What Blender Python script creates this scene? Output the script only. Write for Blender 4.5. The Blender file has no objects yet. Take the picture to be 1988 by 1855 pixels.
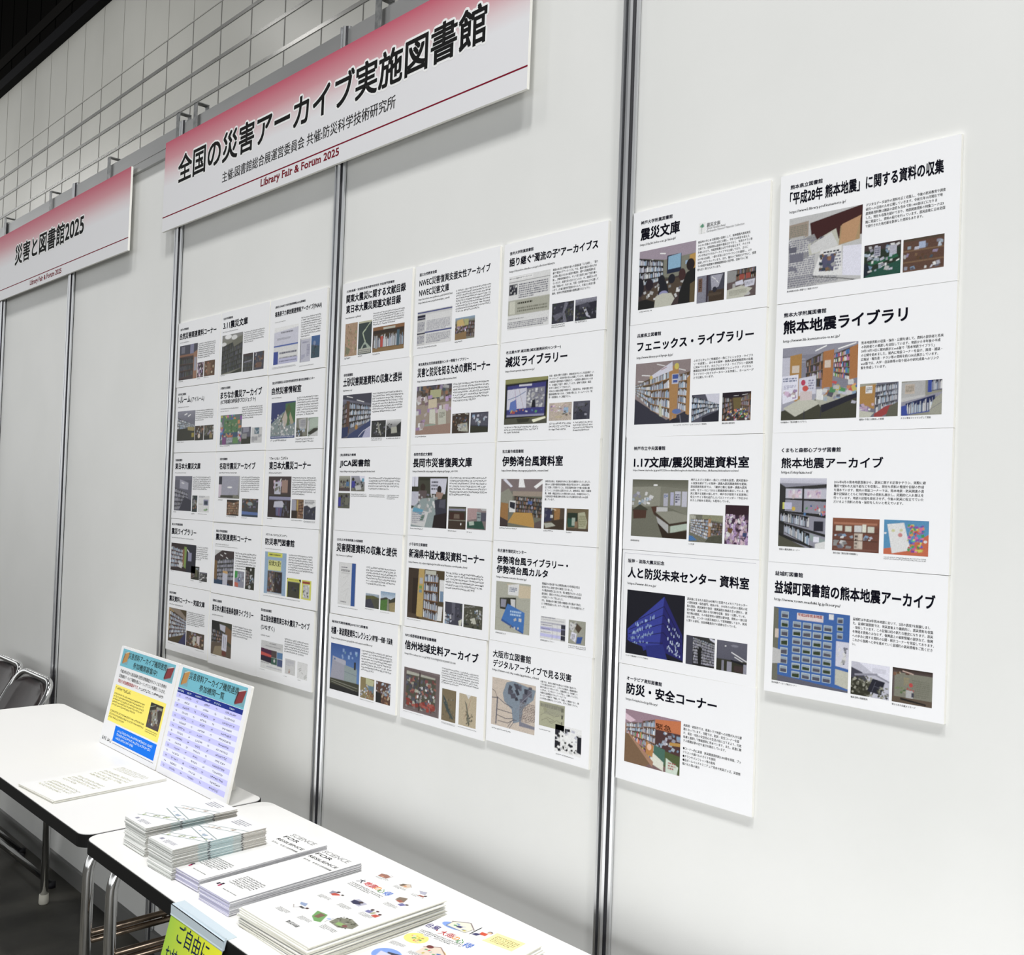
import bpy, math, random, zlib
import numpy as np
from mathutils import Vector, Matrix

S = bpy.context.scene
COL = S.collection
IMG_W, IMG_H = 1988, 1855
PI = math.pi

# ------------------------------------------------------------------ camera
F_PX, CX, CY = 1925.95, 1076.88, 939.44
YAW, PITCH, ROLL = -0.7924074, 0.0221881, 0.0343934
CAM_LOC = Vector((1.26688, -1.387445, 1.476872))
ca, sa, cb, sb, cr, sr = math.cos(YAW), math.sin(YAW), math.cos(PITCH), math.sin(PITCH), math.cos(ROLL), math.sin(ROLL)
fwd = Vector((sa * cb, ca * cb, sb)); r0 = Vector((ca, -sa, 0)); u0 = r0.cross(fwd)
right = cr * r0 + sr * u0; up = -sr * r0 + cr * u0
cam = bpy.data.cameras.new('camera')
cam_o = bpy.data.objects.new('camera', cam); COL.objects.link(cam_o)
M = Matrix((right, up, -fwd)).transposed().to_4x4(); M.translation = CAM_LOC
cam_o.matrix_world = M
cam.sensor_fit = 'HORIZONTAL'; cam.sensor_width = 36.0; cam.lens = 36.0 * F_PX / IMG_W
cam.shift_x = -(CX - IMG_W / 2) / IMG_W; cam.shift_y = (CY - IMG_H / 2) / IMG_W
cam.clip_start = 0.05; cam.clip_end = 200
S.camera = cam_o

# ------------------------------------------------------------------ colour management, world, lamps
S.view_settings.view_transform = 'Standard'; S.view_settings.look = 'None'
S.view_settings.exposure = 0.12; S.view_settings.gamma = 1.0; S.view_settings.use_curve_mapping = False
S.cycles.max_bounces = 6; S.cycles.diffuse_bounces = 4; S.cycles.glossy_bounces = 4

w = bpy.data.worlds.new('hall_air'); S.world = w; w.use_nodes = True
nt = w.node_tree; nt.nodes.clear()
out = nt.nodes.new('ShaderNodeOutputWorld'); bg = nt.nodes.new('ShaderNodeBackground')
tc = nt.nodes.new('ShaderNodeTexCoord'); sep = nt.nodes.new('ShaderNodeSeparateXYZ'); rp = nt.nodes.new('ShaderNodeValToRGB')
mp = nt.nodes.new('ShaderNodeMath'); mp.operation = 'MULTIPLY_ADD'; mp.inputs[1].default_value = 0.5; mp.inputs[2].default_value = 0.5
e = rp.color_ramp.elements
e[0].position = 0.43; e[0].color = (.05, .05, .048, 1); e[1].position = 0.9; e[1].color = (.05, .05, .052, 1)
for p_, c_ in ((.475, 1.15), (.57, 1.15), (.64, .2)):
    x = rp.color_ramp.elements.new(p_); x.color = (c_ * .985, c_, c_ * .995, 1)
nt.links.new(tc.outputs['Generated'], sep.inputs[0]); nt.links.new(sep.outputs['Z'], mp.inputs[0])
nt.links.new(mp.outputs[0], rp.inputs[0]); nt.links.new(rp.outputs[0], bg.inputs[0]); nt.links.new(bg.outputs[0], out.inputs[0])
bg.inputs[1].default_value = WORLD_STRENGTH = 1.0

def area(name, loc, target, sx, sy, power, col=(1, 1, 1)):
    l = bpy.data.lights.new(name, 'AREA'); l.shape = 'RECTANGLE'; l.size = sx; l.size_y = sy; l.energy = power; l.color = col
    o = bpy.data.objects.new(name, l); COL.objects.link(o); o.location = loc
    d = Vector(target) - Vector(loc); o.rotation_euler = d.to_track_quat('-Z', 'Y').to_euler()
    return o
# rows of high-bay lamps of the exhibition hall
for lx, pw in ((-9.0, 95), (-3.5, 150), (1.2, 430), (5.0, 430)):
    area('hall_lamp', (lx, -2.75, 9.5), (lx, -2.75, 0), 0.9, 0.9, pw, (1, .993, .98))
for lx, pw in ((-36.0, 400), (-22.0, 230), (-8.0, 165)):
    area('hall_wall_fill', (lx, .6, 12.2), (lx, 7.0, 8.2), 11.0, 0.8, pw, (1, .985, .95))  # added fill lamps that brighten only the hall wall
area('hall_lamp', (-19.7, 3.6, 12.4), (-19.7, 3.6, 0), 2.0, 0.8, 30, (1, .98, .95))
# soft fill added on the aisle side to lift the lower wall
area('aisle_fill', (2.0, -2.9, .75), (0.45, 0.0, 0.75), 2.4, .8, 34, (.97, .985, 1.0))

# ------------------------------------------------------------------ materials
def lin(h):
    v = [int(c, 16) / 15 for c in h] if len(h) == 3 else [int(h[i:i + 2], 16) / 255 for i in (0, 2, 4)]
    return tuple((c / 12.92 if c <= .04045 else ((c + .055) / 1.055) ** 2.4) for c in v)
_mats = {}
def mat(name, col=None, rough=.5, metal=0.0, spec=.5, hexc=None):
    if name in _mats: return _mats[name]
    m = bpy.data.materials.new(name); m.use_nodes = True
    b = m.node_tree.nodes['Principled BSDF']
    c = lin(hexc) if hexc else col
    b.inputs['Base Color'].default_value = (*c, 1); b.inputs['Roughness'].default_value = rough
    b.inputs['Metallic'].default_value = metal; b.inputs['Specular IOR Level'].default_value = spec
    _mats[name] = m
    return m
def noise_mat(name, c1, c2, scale, rough=.6, metal=0.0, detail=4, lo=.35, hi=.65, bump=0.0, stretch=(1, 1, 1)):
    m = mat(name, c1, rough, metal); t = m.node_tree; b = t.nodes['Principled BSDF']
    tc = t.nodes.new('ShaderNodeTexCoord'); mpg = t.nodes.new('ShaderNodeMapping'); mpg.inputs['Scale'].default_value = stretch
    n = t.nodes.new('ShaderNodeTexNoise'); n.inputs['Scale'].default_value = scale; n.inputs['Detail'].default_value = detail
    r = t.nodes.new('ShaderNodeValToRGB'); r.color_ramp.elements[0].position = lo; r.color_ramp.elements[1].position = hi
    r.color_ramp.elements[0].color = (*c1, 1); r.color_ramp.elements[1].color = (*c2, 1)
    t.links.new(tc.outputs['Object'], mpg.inputs[0]); t.links.new(mpg.outputs[0], n.inputs['Vector'])
    t.links.new(n.outputs['Fac'], r.inputs[0]); t.links.new(r.outputs[0], b.inputs['Base Color'])
    if bump:
        bp = t.nodes.new('ShaderNodeBump'); bp.inputs['Strength'].default_value = bump; bp.inputs['Distance'].default_value = .002
        t.links.new(n.outputs['Fac'], bp.inputs['Height']); t.links.new(bp.outputs[0], b.inputs['Normal'])
    return m
PANEL = noise_mat('wall_panel_laminate', (.745, .752, .735), (.775, .78, .765), 3.0, .42)
ALU = noise_mat('aluminium_profile', (.66, .67, .69), (.78, .79, .80), 14, .30, 1.0, stretch=(1, 1, .05))
ALU_RAIL = noise_mat('brushed_aluminium_rail', (.50, .50, .50), (.60, .60, .595), 5, .38, 1.0, stretch=(.3, 1, 1))
GROOVE = mat('dark_cap_and_slot_shade', (.015, .015, .02), .6)
STEEL = noise_mat('galvanised_steel', (.30, .31, .31), (.5, .5, .5), 60, .38, 1.0)
CHROME = mat('chrome_pipe', (.70, .70, .70), .12, 1.0)
KICK = mat('grey_base_rail', (.16, .16, .155), .5)
PAPER = mat('white_board_face', (.86, .865, .885), .55)
FOAM = mat('foam_board_edge', (.86, .85, .80), .8)
TABLETOP = mat('white_table_laminate', (.86, .855, .84), .35)
BLACK = mat('black_table_edge', (.008, .008, .008), .6, spec=.15)
VINYL = noise_mat('dark_brown_vinyl', (.014, .009, .009), (.022, .015, .015), 30, .42)
RUBBER = mat('cream_foot_cap', (.62, .60, .52), .6)
BAR = mat('chrome_bar_brown_reflection', (.28, .22, .17), .22, 1.0)  # chrome stretchers with the brown floor reflection put into the base colour
INK = {}
def ink(h): return mat('ink_' + h, hexc=h, rough=.75, spec=.12)

# ------------------------------------------------------------------ measured layout of the printed faces (mm)
POSE={'L11':(-1.7565,1.8194,-0.0013),
'L12':(-1.7539,1.6073,-0.0019),
'L13':(-1.7532,1.3950,0.0002),
'L14':(-1.7530,1.1833,0.0023),
'L15':(-1.7538,0.9716,0.0013),
'L21':(-1.4561,1.8199,0.0023),
'L22':(-1.4528,1.6074,0.0005),
'L23':(-1.4533,1.3947,0.0008),
'L24':(-1.4516,1.1811,0.0026),
'L25':(-1.4522,0.9681,0.0015),
'L31':(-1.1537,1.8193,0.0032),
'L32':(-1.1482,1.6066,0.0027),
'L33':(-1.1479,1.3945,0.0021),
'L34':(-1.1509,1.1828,0.0029),
'L35':(-1.1551,0.9698,0.0033),
'M11':(-0.7824,1.8163,-0.0034),
'M12':(-0.7803,1.6058,-0.0016),
'M13':(-0.7795,1.3962,0.0006),
'M14':(-0.7823,1.1864,0.0021),
'M15':(-0.7860,0.9741,0.0043),
'M21':(-0.4710,1.8165,0.0035),
'M22':(-0.4680,1.6064,0.0010),
'M23':(-0.4659,1.3977,0.0014),
'M24':(-0.4662,1.1882,0.0014),
'M25':(-0.4700,0.9762,0.0021),
'M31':(-0.1606,1.8164,-0.0033),
'M32':(-0.1622,1.6071,-0.0032),
'M33':(-0.1631,1.3996,0.0006),
'M34':(-0.1635,1.1919,-0.0002),
'M35':(-0.1649,0.9812,0.0013),
'R11':(0.2003,1.8168,0.0006),
'R12':(0.1995,1.6064,-0.0014),
'R13':(0.2000,1.4000,-0.0052),
'R14':(0.1999,1.1924,-0.0035),
'R15':(0.2005,0.9820,-0.0010),
'R21':(0.5167,1.8170,-0.0039),
'R22':(0.5158,1.6068,-0.0021),
'R23':(0.5149,1.3981,-0.0031),
'R24':(0.5134,1.1896,-0.0055)}
S6POSE=(-0.0411,-0.3327,0.1584)
LAY={
'R11':[
('s','神戸大学附属図書館',18.4,18.2,92.8,25.6),
('t','震災文庫',18.6,31.8,110.1,55.2),
('u','https://da.lib.kobe-u.ac.jp/da/eqb/',18.0,60.7,101.8,66.2),
('x','震災文庫','333',169.3,48.6,198.2,55.8),
('x','Great Hanshin-Awaji','888',169.9,56.2,209.0,61.3),
('x','Earthquake Disaster Materials Collection','888',169.7,61.4,247.8,65.8),
('p','R11d',152.0,46.5,166.7,65.1),
('b',['被災地の中にある図書館の責務として、阪神淡路大震災発生','から9ヶ月後の1995年10月に公開し、今年で30年目を迎えた','文庫です。収集資料は図書や雑誌だけでなく、写真やチラシ等','多岐にわたり、所蔵資料数は6万7千件を超えます。そのうち','1万3千件はデジタルアーカイブでも公開しており、さらに','2019年1月以降、一部の写真にはCCライセンスを適用し、より','活用しやすくなっています。また、個人のご利用だけでなく、授業','での利用や図書館や博物館関係者の見学等、団体でのご利','用も広く受け入れています。'],151.8,76.6,272.9,131.4),
('p','R11a',17.8,75.3,147.4,183.5),
('p','R11b',152.3,140.4,210.4,187.7),
('p','R11c',215.7,139.8,274.0,187.7),
('m',1,21.0,185.8,52.7,188.6),
],
'R12':[
('s','兵庫県立図書館',18.5,17.9,75.1,25.3),
('t','フェニックス・ライブラリー',19.1,31.9,273.7,51.6),
('u','http://www.library.pref.hyogo.lg.jp/',19.1,60.5,104.1,66.0),
('b',['ふるさとひょうご情報室の一角にフェニックス・ライブラ','リーを設置し、あらゆる阪神・淡路大震災関連資料の収集','に努めています。またフェニックス・ライブラリー震災関','連雑誌記事索引や震災資料検索(フェニックス・デジタル・','ライブラリー)などのデータベースを作成し、ホームページ','上で公開しています。'],150.4,74.9,273.5,111.2),
('p','R12a',18.2,73.8,144.3,186.8),
('p','R12b',149.3,138.7,207.9,187.2),
('p','R12c',214.4,138.6,272.1,187.1),
('c','フェニックス ライブラリー (ふるさとひょうご情報室)',109.6,189.3,183.0,192.4),
('c','震災当時の閲覧室内',214.7,189.4,240.9,192.5),
],
'R13':[
('s','神戸市立中央図書館',18.9,17.7,92.7,25.1),
('t','1.17文庫/震災関連資料室',20.1,37.1,271.5,57.3),
('u','https://www.city.kobe.lg.jp/a09222/kosodate/lifelong/toshokan/facilities/chuo_lib/kannai/shinsaikanren.html',18.8,60.1,250.8,64.5),
('b',['神戸ふるさと文庫の一角に1.17文庫を設置。震災直後か','ら収集を続けている阪神・淡路大震災関連資料を配架。','震災関連資料室では、「継承と備え 阪神・淡路大震災','30年」をテーマにパネルと関連図書を展示している。防','災に関する資料の探し方や、神戸市が提供する災害時に','役立つサイト等を紹介したパスファインダー「今日から','わたしが始める防災」も配布している。'],152.3,75.2,270.9,117.5),
('p','R13a',19.0,79.0,147.1,184.2),
('p','R13b',151.9,139.4,222.7,187.5),
('p','R13c',227.3,120.7,274.3,187.3),
('c','震災関連資料室',19.0,190.9,39.8,194.0),
('c','1.17文庫',152.8,190.2,164.3,193.3),
],
'R14':[
('s','阪神・淡路大震災記念',14.0,16.1,99.1,23.5),
('t','人と防災未来センター 資料室',14.0,30.9,278.7,51.2),
('u','https://www.dri.ne.jp/',14.6,59.1,82.1,64.7),
('b',['震災後に生まれた街区HAT神戸に位置するメモリアルセンター','の資料収集・保存部門。発災の年、1995年の10月から資料の収','集を開始。震災被害や復旧・復興過程を物語る生の資料と、震','災や防災・減災に関わる刊行物を収集・保存・公開している。','刊行物は開架、その他原資料の閲覧は要申請。資料の一部は貸','出も可能。センターは展示施設として常時開館しており、防災','に関する研究、自治体職員向けの研修も行っている。'],152.3,74.0,276.9,117.8),
('p','R14a',14.7,73.4,147.4,189.9),
('p','R14b',153.4,140.3,213.9,190.3),
('p','R14c',218.3,140.5,279.1,191.1),
('c','センター外観(夜間ライトアップ実施中)',15.9,192.6,69.2,195.7),
],
'R15':[
('s','オーテピア高知図書館',19.8,20.5,101.8,27.9),
('t','防災・安全コーナー',19.7,32,221.3,53),
('u','https://otepia.kochi.jp/library/',19.2,59.8,93.9,65.4),
('b',['高知県・高知市では、南海トラフ地震への対策が大きな課','題となっています。当館では、防災・安全コーナーを設','け、県民・市民の安全安心な生活の役に立てるよう、行政','各課と連携して情報提供に努めています。また、災害に関','する新聞記事の切り抜きを掲示しています。','','●コーナー内に災害・防災関連資料約3,800冊を排架、ブッ','クリストや調べものガイドを提供','●チラシやパンフレット等の配布','●段ボールベッドのミニチュア見本や防災グッズ、災害情','報パネル等の展示'],152.6,82.8,273.1,155.5),
('p','R15a',19.8,80.6,147.0,175.8),
('x','緊急','421',91.2,93.6,126.2,103.8),
],
'R21':[
('s','熊本県立図書館',18.8,17.9,76.9,25.3),
('t','「平成28年 熊本地震」に関する資料の収集',18.1,29.6,272.5,51.2),
('u','https://www2.library.pref.kumamoto.jp/',18.5,59.9,118.8,65.5),
('b',['デジタルデータ以外の資料を広く収集し、今後の防災教育や調査','研究への活用のため公開していきます。令和元年10月現在で地','震関係資料数は雑誌の誌名も含めて約1,400部ほどになりま','した。現在も収集を続けており、地震関連資料の特集コーナは3','階に常設とし、資料の紹介を行っています。震災直後に日本全国','で発行された地方紙を製本した資料もあります。'],152.4,72.2,276.1,111.5),
('p','R21a',18.7,73.0,147.2,187.2),
('p','R21b',152.2,137.9,210.9,187.3),
('p','R21c',214.6,139.3,276.3,187.5),
('c','熊本地震は全国の新聞でどう報道されたか',18.3,189.8,74.4,192.9),
],
'R22':[
('s','熊本大学附属図書館',14.3,15.2,90.7,22.6),
('t','熊本地震ライブラリ',13.9,27.6,224.6,50.4),
('u','http://www.lib.kumamoto-u.ac.jp/',14.3,59.2,115.6,64.8),
('b',['熊本地震資料の収集・保存・公開を通して、資料の提供者と将来','の利用者との橋渡しを目指しています。地震から半年後の平成','28年10月14日に館内展示とweb版で「熊本地震ライブラリ」','の公開を始めました。館内に常設コーナーを設け、図書・雑誌・','広報誌・報告書・チラシ等の資料を約1200点展示しています。','web版では、大学・自治体等の取り組みや研究成果へのリンク','集を作成しています。'],151.9,73.1,279.3,117.7),
('p','R22a',14.3,72.8,146.9,190.1),
('p','R22b',151.8,139.1,213.4,190.3),
('p','R22c',218.3,139.8,279.4,190.3),
('c','中央館内の「熊本地震ライブラリ」',14.3,191.8,61.8,194.9),
('c','書架の下段には製本した新聞',152.1,192.0,191.7,195.1),
('c','チラシ等をファイリングして排架',218.4,192.4,263.7,195.6),
],
'R23':[
('s','くまもと森都心プラザ図書館',18.3,24.7,123.4,32.1),
('r','熊本地震アーカイブ',18.5,40.3,193.6,57.8),
('u','https://stsplaza.net/',19.1,62.0,75.0,67.5),
('b',['2016年4月の熊本地震直後から、震災に関する記事やチラシ、実際に避','難所で使われた貼り紙などを収集し、現在も資料の整理や目録の作成','を進めています。館内の常設コーナーでは、熊本地震・防災関連の書','籍や記録誌とともに刊行物以外の資料も展示し、定期的に入れ替えを','行っています。地震の記憶を風化させず、今後の防災に役立てていた','だけるよう資料の共有・保存をしたいと考えています。'],113.5,75.9,259.8,112.5),
('p','R23a',17.2,73.4,101.0,184.0),
('p','R23b',113.5,134.5,190.6,185.2),
('p','R23c',197.9,134.3,266.2,185.5),
('c','常設の震災資料コーナー',19.5,187.2,57.3,190.4),
('c','展示企画「震災記憶を図書館に」',115.5,187.3,157.2,190.4),
('m',2,198.8,188.9,264.8,193.9),
],
'R24':[
('s','益城町図書館',14.0,14.3,64.9,21.7),
('t','益城町図書館の熊本地震アーカイブ',13.9,29.2,279.3,50.6),
('u','http://www.town.mashiki.lg.jp/kouryu/',14.0,57.6,131.6,63.2),
('b',['益城町は平成28年熊本地震において、2回の震度7を経験しまし','た。益城町図書館では、発災直後より継続的に、震災資料を収集','・保存しています。この記録は町の新たな歴史になります。震災','を物語る資料のみならず、復興途上の最新情報の提供など、復興','への歩みに関する資料の公開・展示コーナーを常設しております。','これから復興へと歩を進めていく益城町の震災情報をご覧くださ','い。'],152.6,73.5,279.4,117.8),
('p','R24a',14.0,72.3,148.0,190.4),
('x','平成28年熊本地震','922',58.3,78.0,101.3,83.1),
('p','R24b',152.8,140.8,214.2,190.4),
('p','R24c',218.7,140.2,279.0,190.5),
('c','熊本地震アーカイブ展示コーナー',14.2,192.3,60.3,195.4),
('c','被災当時の図書館内',153.2,193.1,180.6,196.2),
('c','寄せられた応援メッセージ',219.1,192.8,255.0,195.9),
],
'M31':[
('s','信州大学附属図書館',17.7,18.3,90.1,25.7),
('t','語り継ぐ"濁流の子"アーカイブス',17.5,31.7,272.3,50.3),
('u','https://d-archive.shinshu-u.ac.jp/collection/dakuryu',18.7,58.5,154.0,64.0),
('b',['昭和36年6月に伊那谷を襲った豪雨災害「三六災害」。「語り','継ぐ"濁流の子"アーカイブス」では、被災や復旧の恐れがあ','る災害に備えるための知恵や教訓を、様々な情報資源を収','集し、伊那谷地域内外に、そしてまた後世に向けて語り継い','でいきます。災害を目の当たりにした小、中、高校生らの作','文集「濁流の子」をはじめ、写真・音声等をWeb上で公開して','います。(天竜川総合学習館かわらんべ、天竜川上流河川事','務所、信州大学附属図書館の連携協働プロジェクト)'],149.8,71.8,273.1,127.0),
('p','M31a',18.5,72.1,142.8,184.5),
('x','語りつぐ"濁流の子"アーカイブス','223',20.1,75.4,88.9,78.2),
('p','M31b',151.5,144.3,212.7,185.2),
('p','M31c',216.7,144.0,273.9,185.9),
('m',2,151.1,186.5,189.7,194.1),
('m',1,216.8,186.6,250.0,190.1),
],
'M32':[
('s','名古屋大学 減災館(減災連携研究センター)',17.8,18.6,181.0,26.0),
('t','減災ライブラリー',17.1,31,200.1,53.5),
('u','https://www.gensai.nagoya-u.ac.jp/',18.2,59.7,107.3,65.2),
('b',['防災・減災に関する書籍や、東海4県を中心とした自治体史・ハ','ザードマップ・災害史等を中心に収集しています。関東大震災','の絵葉書や濃尾地震の写真帖など、一次資料も蓄積されつつあ','り、企画展にて紹介・展示しています。建物では防災・減災','を学べる展示エリアがあります。','5名以上の来館は事前予約制です。団体見学は、停電作業に伴う','臨時休館等があるため、ご来館の際には、ホームページの「見','学・利用案内」をご確認下さい。'],151.5,76.6,273.6,126.8),
('p','M32a',19.5,79.5,148.3,175.1),
('p','M32b',154.2,135.5,217.5,171.3),
('p','M32c',221.7,135.0,266.4,171.0),
('m',3,20.9,178.6,125.9,194.8),
('m',3,155.0,174.6,218.4,192.3),
('m',4,222.4,174.3,275.9,194.9),
],
'M33':[
('s','名古屋市南図書館',18.9,17.2,84.4,24.6),
('t','伊勢湾台風資料室',19.5,31.1,199.3,52.6),
('u','https://www.library.city.nagoya.jp/guide/m_minami.html',18.6,59.2,158.5,64.8),
('b',['伊勢湾台風は、東海地方を中心に甚大な被害をもたらしました。','薄れゆく記憶や関係資料散逸の懸念が深まる中で、災害記録を','広く収集して保存すること、防災意識を高めて今後の災害に備','えていくことを目的に設置されました。被害状況、復旧・対策事','業、体験・検証記事などの資料を約1,200点、市南部を中心とし','た被災状況や救援活動を克明に伝えた記録写真も約1,000点所','蔵しています。'],151.4,80.5,275.6,123.0),
('p','M33a',18.6,79.3,144.0,179.7),
('p','M33b',151.2,136.8,208.3,180.2),
('p','M33c',214.3,137.2,273.3,180.7),
('m',1,17.3,181.5,72.3,184.5),
('m',1,150.9,181.9,179.5,184.8),
('m',1,214.6,182.6,229.1,185.4),
],
'M34':[
('s','名古屋市港防災センター',14.9,16.7,103.4,24.1),
('t','伊勢湾台風ライブラリー・',14.3,31,223.2,48),
('t','伊勢湾台風カルタ',13.7,51,168.2,68),
('u','https://www.minato-bousai.jp/',14.6,73.5,107.2,79.0),
('b',['戦後最大の風水害である伊勢湾台風(1959年発災)は名古','屋市を中心に全国で甚大な被害となりました。','その教訓を後世に伝えるため、特に被害が大きかった名古','屋市南区、港区などを中心に約100点の伊勢湾台風発災後','の写真をアーカイブ化しました。','また、発災後60年を機に当時の体験者の声を集めて作成し','た「伊勢湾台風カルタ」のデータを公開、カルタは販売もして','います。'],152.4,75.8,270.7,129.6),
('p','M34a',14.7,84.9,120.1,187.5),
('p','M34b',151.8,144.5,221.8,188.4),
('p','M34c',230.8,143.7,275.9,189.3),
('c','伊勢湾台風カルタ',17.3,191.3,49.1,194.4),
('c','伊勢湾台風ライブラリー',153.0,190.8,192.8,193.9),
('m',2,231.7,191.9,279.0,198.8),
],
'M35':[
('r','大阪市立図書館',13.8,18.5,129.7,34),
('r','デジタルアーカイブで見る災害',15.2,38,244.3,54),
('u','https://www.oml.city.osaka.lg.jp/index_d.html',14.2,57.7,154.3,63.3),
('b',['大阪では、過去に地震や台風などの災害に悩まされ','てきた歴史があります。これらの記録が、絵図地図の','図や写真などで残っており、当館資料として所蔵して','いるなか、デジタルアーカイブ化し、公開しています。','大阪市立図書館デジタルアーカイブの','キーワード検索で「地震」や「台風」と検索すると、他','にも多数の資料がヒットします。ぜひご活用ください。'],159.1,60.9,264.2,99.2),
('p','M35a',15.0,75.8,146.7,173.5),
('p','M35b',158.8,102.1,229.6,150.1),
('p','M35c',205.0,140.1,276.2,192.3),
('m',1,17.8,178.6,77.8,181.6),
('m',1,159.7,156.2,192.6,158.6),
('m',1,208.3,195.6,258.4,198.1),
],
'M21':[
('s','国立女性教育会館',15.1,17.9,79.4,25.3),
('r','NWEC災害復興支援女性アーカイブ',14.6,31.5,267.2,50),
('r','NWEC災害文庫',15.0,55,126.3,73.5),
('u','https://w-archive.nwec.jp/il/meta_pub/G0000337wd',13.6,77.5,138.9,83.0),
('u','https://winet2.nwec.go.jp/bunken/opac_search/',13.8,85.6,129.6,91.2),
('w',9,152.5,74.6,271.8,126.9),
('p','M21a',12.4,108.6,140.4,188.3),
('p','M21b',153.3,139.4,220.8,188.4),
('m',1,16.0,191.2,90.1,195.0),
('m',1,153.9,190.3,180.9,194.5),
],
'M22':[
('s','埼玉県男女共同参画推進センター情報ライブラリー',19.0,18.9,201.4,26.2),
('t','災害と防災を知るための資料コーナー',16.9,31,274.0,53),
('u','https://www.pref.saitama.lg.jp/withyou/library/index.html',17.7,59.8,160.9,65.4),
('w',7,150.8,73.8,274.8,117.3),
('p','M22a',16.8,74.0,146.2,186.4),
('p','M22b',151.6,143.0,210.5,186.9),
('p','M22c',215.1,143.1,273.9,187.3),
('m',1,15.8,188.6,57.9,192.8),
],
'M23':[
('s','長岡市歴史文書館',12.5,17.8,82.4,25.1),
('t','長岡市災害復興文庫',10.4,30.5,223.6,52.2),
('u','https://www.lib.city.nagaoka.niigata.jp/?page_id=194',10.6,58.8,175.1,64.4),
('w',7,148.8,73.3,277.2,116.4),
('p','M23a',10.1,73.6,142.8,189.7),
('p','M23b',148.7,139.8,209.4,189.4),
('p','M23c',214.1,142.0,276.8,187.8),
('m',1,9.0,192.1,58.3,195.7),
('m',1,148.3,192.2,178.8,195.4),
('m',1,214.7,192.4,231.0,195.7),
],
'M24':[
('s','小千谷市立図書館',7.4,16.2,76.7,23.6),
('t','新潟県中越大震災資料コーナー',7.9,30.5,276.2,51.5),
('u','http://www.city.ojiya.niigata.jp/site/library/chuetsu-earthquake.html',8.5,59.1,220.0,64.7),
('w',6,147.8,73.9,278.1,113.3),
('p','M24a',9.4,74.5,143.0,189.1),
('p','M24b',149.0,140.4,209.1,189.1),
('p','M24c',214.3,140.6,276.4,189.8),
('m',1,9.4,192.1,62.1,193.8),
],
'M25':[
('s','NPO長野県図書館等協働機構',9.8,15.2,126.6,22.6),
('t','信州地域史料アーカイブ',9.9,30,273.0,51.5),
('u','https://trc-adeac.trc.co.jp/WJ11C0/WJJS02U/2000515100',10.5,58.8,197.0,64.3),
('w',7,150.0,74.3,277.5,110.3),
('p','M25a',11.2,92.5,144.1,189.5),
('p','M25b',153.6,120.4,202.7,189.7),
('p','M25c',213.4,121.6,271.2,189.5),
('m',1,12.1,192.7,87.5,194.0),
('m',2,154.4,193.1,203.3,197.5),
('m',1,212.0,193.0,274.5,194.9),
],
'M11':[
('s','(公財)後藤・安田記念東京都市研究所 市政専門図書館',18.2,18.1,225.0,25.5),
('t','関東大震災に関する文献目録',17.6,30,272.3,51.5),
('t','東日本大震災関連文献目録',18.3,57,254.4,78.5),
('u','https://www.timr.or.jp/library/',17.9,87.9,88.1,93.5),
('w',6,141.1,88.7,272.6,122.3),
('p','M11a',18.9,104.7,74.1,188.2),
('p','M11b',79.7,105.4,137.3,188.2),
('p','M11c',143.3,126.4,273.4,187.8),
('m',1,19.4,189.6,46.7,194.9),
('m',1,80.3,189.6,99.3,194.0),
('m',1,144.6,190.5,180.1,194.6),
],
'M12':[
('s','砂防図書館',17.1,21.7,58.1,29.1),
('t','土砂災害関連資料の収集と提供',15.5,32.5,268.1,55.1),
('u','http://www.stc.or.jp/',16.6,62.5,58.2,68.0),
('w',8,149.5,76.4,276.3,127.1),
('p','M12a',17.4,76.3,144.9,186.3),
('p','M12b',149.8,146.3,209.6,187.0),
('p','M12c',212.4,145.9,271.9,187.2),
('m',2,150.4,188.4,197.9,195.7),
('m',1,213.7,189.0,271.3,192.4),
],
'M13':[
('s','(独)国際協力機構',14.5,14.8,85.7,22.2),
('t','JICA図書館',14.2,29.5,149.3,51),
('u','https://libportal.jica.go.jp/library/public/index.html',16.4,57.8,170.7,63.3),
('w',5,146.3,74.1,277.1,105.8),
('p','M13a',14.3,71.4,65.3,109.7),
('p','M13b',69.0,71.3,129.3,109.4),
('p','M13c',13.0,114.6,66.4,153.2),
('m',2,70.1,115.1,139.9,124.0),
('m',2,150.6,115.8,217.6,123.8),
('m',3,225.0,115.5,275.1,128.3),
],
'M14':[
('s','(公社)土木学会附属土木図書館',17.5,18.9,133.9,26.3),
('t','災害関連資料の収集と提供',17.2,31.2,276.9,52.7),
('u','http://www.jsce.or.jp/library/',16.7,59.5,90.5,65.1),
('w',7,153.2,81.2,278.3,126.7),
('p','M14a',31.7,79.1,109.6,184.7),
('p','M14b',154.3,146.8,211.6,181.2),
('p','M14c',217.2,137.2,277.0,182.1),
('m',1,34.1,189.5,123.8,192.1),
('m',1,153.7,183.8,190.6,186.2),
('m',1,218.0,185.7,255.9,187.5),
],
'M15':[
('s','海洋研究開発機構(JAMSTEC)図書館',13.3,15.2,173.7,22.6),
('t','地震・津波関連資料コレクション',11.6,30.8,191.1,49.9),
('t','(専門書・一般書・児童書)',192.3,33.5,278.0,50),
('u','https://www.jamstec.go.jp/j/about/equipment/library/',13.3,57.7,195.7,63.2),
('w',8,151.3,72.8,279.3,124.8),
('p','M15a',13.4,72.7,144.4,188.7),
('p','M15b',150.6,139.6,208.9,189.4),
('p','M15c',216.6,139.8,275.9,190.5),
('m',1,149.6,192.8,209.3,194.7),
],
'L11':[
('s','岩手大学図書館',14.4,18.7,73.7,26.1),
('t','自然災害関連資料コーナー',11.8,34.1,270.1,55.2),
('q',1,14.6,63.6,82.6,66.9),
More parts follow.
